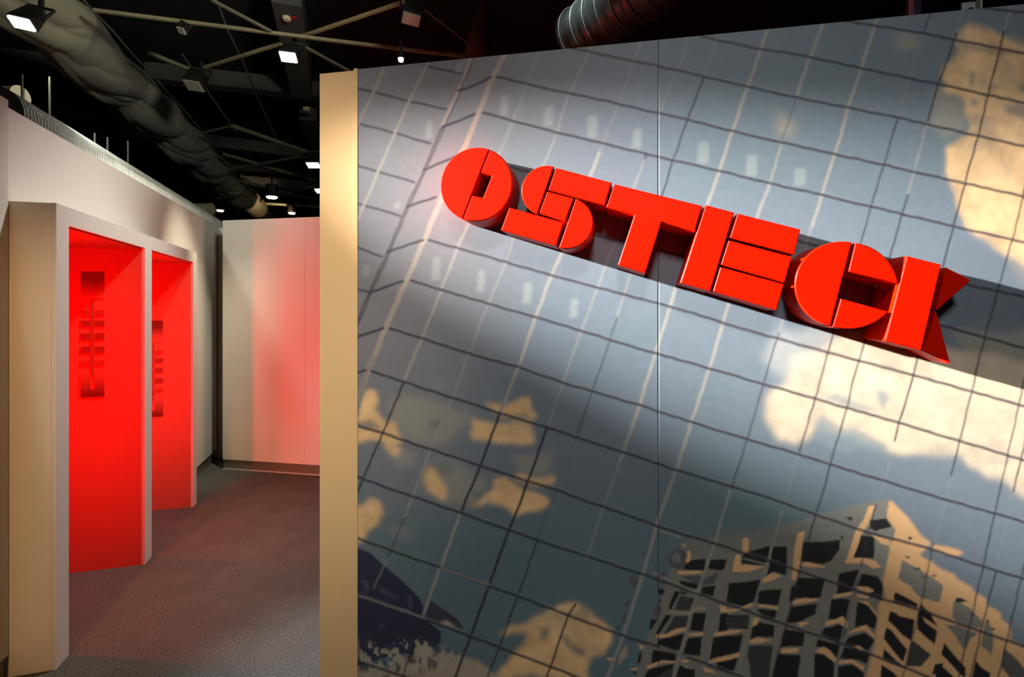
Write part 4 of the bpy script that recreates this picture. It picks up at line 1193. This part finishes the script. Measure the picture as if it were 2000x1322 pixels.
for (xa, ya), (xb, yb) in hang:
    # rods stand over the duct's centre line
    s_ = (xb - 1000.0) / F
    Y = -1.95 / (s_ + 0.2775)
    Y = abs(Y)
    p, q = at_y(xa, ya, Y), at_y(xb, yb, Y)
    q.z = sduct_c(Y).z + 0.1
    q.x = p.x = sduct_c(Y).x
    q.y = p.y = Y
    MB().bar(p, q, 0.008).build('hanger_rod', M['bar_dark'], sd)

# insulated flexible duct over the mural wall
fd = thing('flexible_duct', 'shiny black flexible duct with wire rings above the mural wall', 'duct', tuple(at_y(1180, 40, 4.2)))
pa, pb = at_y(1128, 75, 4.5), at_y(1420, -130, 3.3)
pts, rad = [], []
for i in range(61):
    t = i / 60
    pts.append(pa.lerp(pb, t))
    rad.append(0.235 + (0.007 if i % 6 == 0 else 0.0) + 0.004 * math.sin(i * 1.7))
M['foil'] = mat('foil', (0.045, 0.055, 0.055), 0.34, metal=0.35, noise_scale=7, var=0.5, bump=0.8)
MB().tube(pts, 0.24, 32, radii=rad).build('sleeve', M['foil'], fd, smooth=True)
for k in range(0, 10):
    t = 0.03 + k * 0.10
    c = pa.lerp(pb, t)
    d = (pb - pa).normalized()
    s_ = d.cross(Vector((0, 0, 1))).normalized()
    u_ = s_.cross(d)
    MB().tube([c + (s_ * math.cos(a * math.pi / 16) + u_ * math.sin(a * math.pi / 16)) * 0.243 for a in range(33)], 0.005, 5, cap=False).build('wire_ring', M['wire'], fd, smooth=True)

o = MB().tube([at_y(968, -30, 4.4), at_y(955, 20, 4.4), at_y(940, 70, 4.4), at_y(930, 130, 4.4)], 0.07, 12, radii=[.06, .07, .10, .12]).build('cloth_hanging', M['brown_cloth'], None, smooth=True)
tag(o, 'dark brown cloth strip hanging behind the mural wall', 'cloth')
MB().bar(at_y(1038, -20, 4.6), at_y(992, 92, 4.6), 0.03).build('strut', M['beam_grey'], brace)
# post and bracket behind the right end of the wall
po = thing('steel_post', 'bluish square post rising behind the right part of the wall', 'post', tuple(at_y(1786, 40, 2.6)))
p, q = at_y(1783, 60, 2.6), at_y(1783, -420, 2.6)
q.x = p.x
p.z = 0.0
q.z = 4.9
MB().bar(p + Vector((0.01, 0, 0)), q + Vector((0.01, 0, 0)), 0.036).build('post', M['post_blue'], po)
for dx in (-0.028, 0.048):
    MB().bar(p + Vector((dx, 0, 0)), q + Vector((dx, 0, 0)), 0.008).build('edge_strip', M['beam_grey'], po)
bk = thing('wall_bracket', 'grey metal bracket with a bolt hole on the wall top', 'bracket', tuple(wall_pt(wall_uv(1902, 15)[0], WALLH, -0.06)))
u_, _ = wall_uv(1902, 14, -0.06)
MB().frame_box(P0, E, NW, u_ - 0.030, u_ + 0.012, -0.070, -0.064, WALLH - 0.004, WALLH + 0.055).build('plate', M['bracket'], bk)
MB().frame_box(P0, E, NW, u_ + 0.006, u_ + 0.012, -0.085, -0.040, WALLH - 0.004, WALLH + 0.055).build('flange', M['bracket'], bk)
c = wall_pt(u_ - 0.008, WALLH + 0.03, -0.063)
MB().tube([c, c + NW * 0.004], 0.007, 10).build('bolt', M['black_metal'], bk)


# lamps
def floodlight(label, px, py, Z, lit, size, tilt=(0.0, 0.0), yaw=0.0, group='floodlights under the ceiling', warm=False, name='floodlight', anchor=None):
    c = plane_pt(px, py, Z)
    root = thing(name, label, 'lamp', tuple(c), group)
    sx, sy = size
    R = Matrix.Rotation(yaw, 3, 'Z') @ Matrix.Rotation(tilt[0], 3, 'X') @ Matrix.Rotation(tilt[1], 3, 'Y')

    def T_(x, y, z):
        return c + R @ Vector((x, y, z))

    def frust(x0, y0, z0, x1, y1, z1):
        return [T_(-x0, -y0, z0), T_(x0, -y0, z0), T_(x0, y0, z0), T_(-x0, y0, z0), T_(-x1, -y1, z1), T_(x1, -y1, z1), T_(x1, y1, z1), T_(-x1, y1, z1)]
    h = sx * 1.15
    hs = MB().hexa(frust(sx * .58, sy * .62, 0.006, sx * .42, sy * .42, h)).build('housing', M['black_metal'], root, bevel=sx * 0.05)
    MB().hexa(frust(sx * .5, sy * .5, -0.006, sx * .5, sy * .5, 0.008)).build('lens', M['lens_warm' if warm else ('lens_on' if lit else 'lens_off')], hs, bevel=0.003)
    yk = MB()
    for s_ in (-1, 1):
        yk.bar(T_(s_ * sx * .66, 0, h * .5), T_(s_ * sx * .66, 0, h * 1.25), 0.014)
    yk.bar(T_(-sx * .66, 0, h * 1.25), T_(sx * .66, 0, h * 1.25), 0.014)
    yk.build('yoke', M['black_metal'], root)
    top = T_(0, 0, h * 1.25)
    an = plane_pt(*anchor, ZB) if anchor else Vector((top.x, top.y, max(top.z + 0.08, ZB + 0.03)))
    MB().bar(top, an, 0.022).build('clamp', M['black_metal'], root)
    return root


floodlight('lit floodlight at the crossing of the bars, tilted, white glare', 563, 112, 3.72, True, (.130, .085), (-0.55, 0.12), 0.1)
floodlight('unlit floodlight with a silvery lens, hung beside the draped duct', 378, 168, 3.70, False, (.150, .12), (-0.42, 0.15), 0.1)
floodlight('unlit floodlight with a beige lens near the top edge', 803, 38, 3.72, False, (.125, .10), (-0.30, 0.1), 0.35)
floodlight('brightly lit floodlight at the far left before the lamp-lit cloth', 42, 46, 3.3, True, (.125, .07), (-0.55, 0.25), 0.15)
floodlight('distant lit floodlight beside the top of the end post', 612, 323, 3.62, True, (.165, .11), (-0.35, 0), 0, anchor=(613, 301))
floodlight('distant lit floodlight cut by the post edge, lower than the other', 625, 373, 3.6, True, (.14, .12), (-0.3, 0), 0, anchor=(622, 358))
floodlight('small unlit black spotlight under the long bar', 354, 60, 3.74, False, (.055, .055), (-0.5, 0.3), 0.1, 'small spotlights', anchor=(354, 41.7))


def small_lamp(label, px, py, Z, r, m, group):
    c = plane_pt(px, py, Z)
    root = thing('spotlight', label, 'lamp', tuple(c), group)
    hs = MB().tube([c + Vector((0, 0, 0.004)), c + Vector((0, 0, r * 2.2))], r * 1.15, 14).build('housing', M['black_metal'], root)
    MB().tube([c + Vector((0, 0, -0.02)), c + Vector((0, 0, 0.006))], r, 14, radii=[r * .8, r]).build('lens', m, hs)
    MB().bar(c + Vector((0, 0, r * 2.2)), c + Vector((0, 0, r * 2.2 + 0.5)), 0.02).build('stem', M['black_metal'], root)
    return root


small_lamp('warm glowing round downlight right of the duct end', 531, 385, 3.75, .105, M['lens_warm'], 'far ceiling spotlights')
small_lamp('small sparkling light over the far left corner', 430, 411, 3.72, .07, M['lens_warm'], 'far ceiling spotlights')
small_lamp('small sparkling light right of the duct tail', 570, 416, 3.72, .075, M['lens_warm'], 'far ceiling spotlights')
small_lamp('tiny pinkish lit spotlight just above the mural edge', 783, 115, 3.60, .022, M['lens_red'], 'far ceiling spotlights')
for label, px, py, r in (('cream smoke detector on the beam above the lit floodlight', 560, 40, .042), ('cream smoke detector on the farther beam near the post', 599, 217, .05)):
    c = plane_pt(px, py, 4.40)
    root = thing('smoke_detector', label, 'detector', tuple(c), 'smoke detectors')
    MB().tube([c, c + Vector((0, 0, 0.012)), c + Vector((0, 0, 0.03))], r, 18, radii=[r * .7, r, r]).build('body', M['detector'], root)
    MB().box(c.x + r * .9, c.y - 0.02, c.z + 0.018, c.x + r * 2.4, c.y + 0.02, c.z + 0.028).build('red_tab', M['red_tab'], root)
    MB().tube([c + Vector((0, 0, 0.03)), c + Vector((0, 0, 0.045))], r * 1.15, 18).build('mount', M['detector'], root)
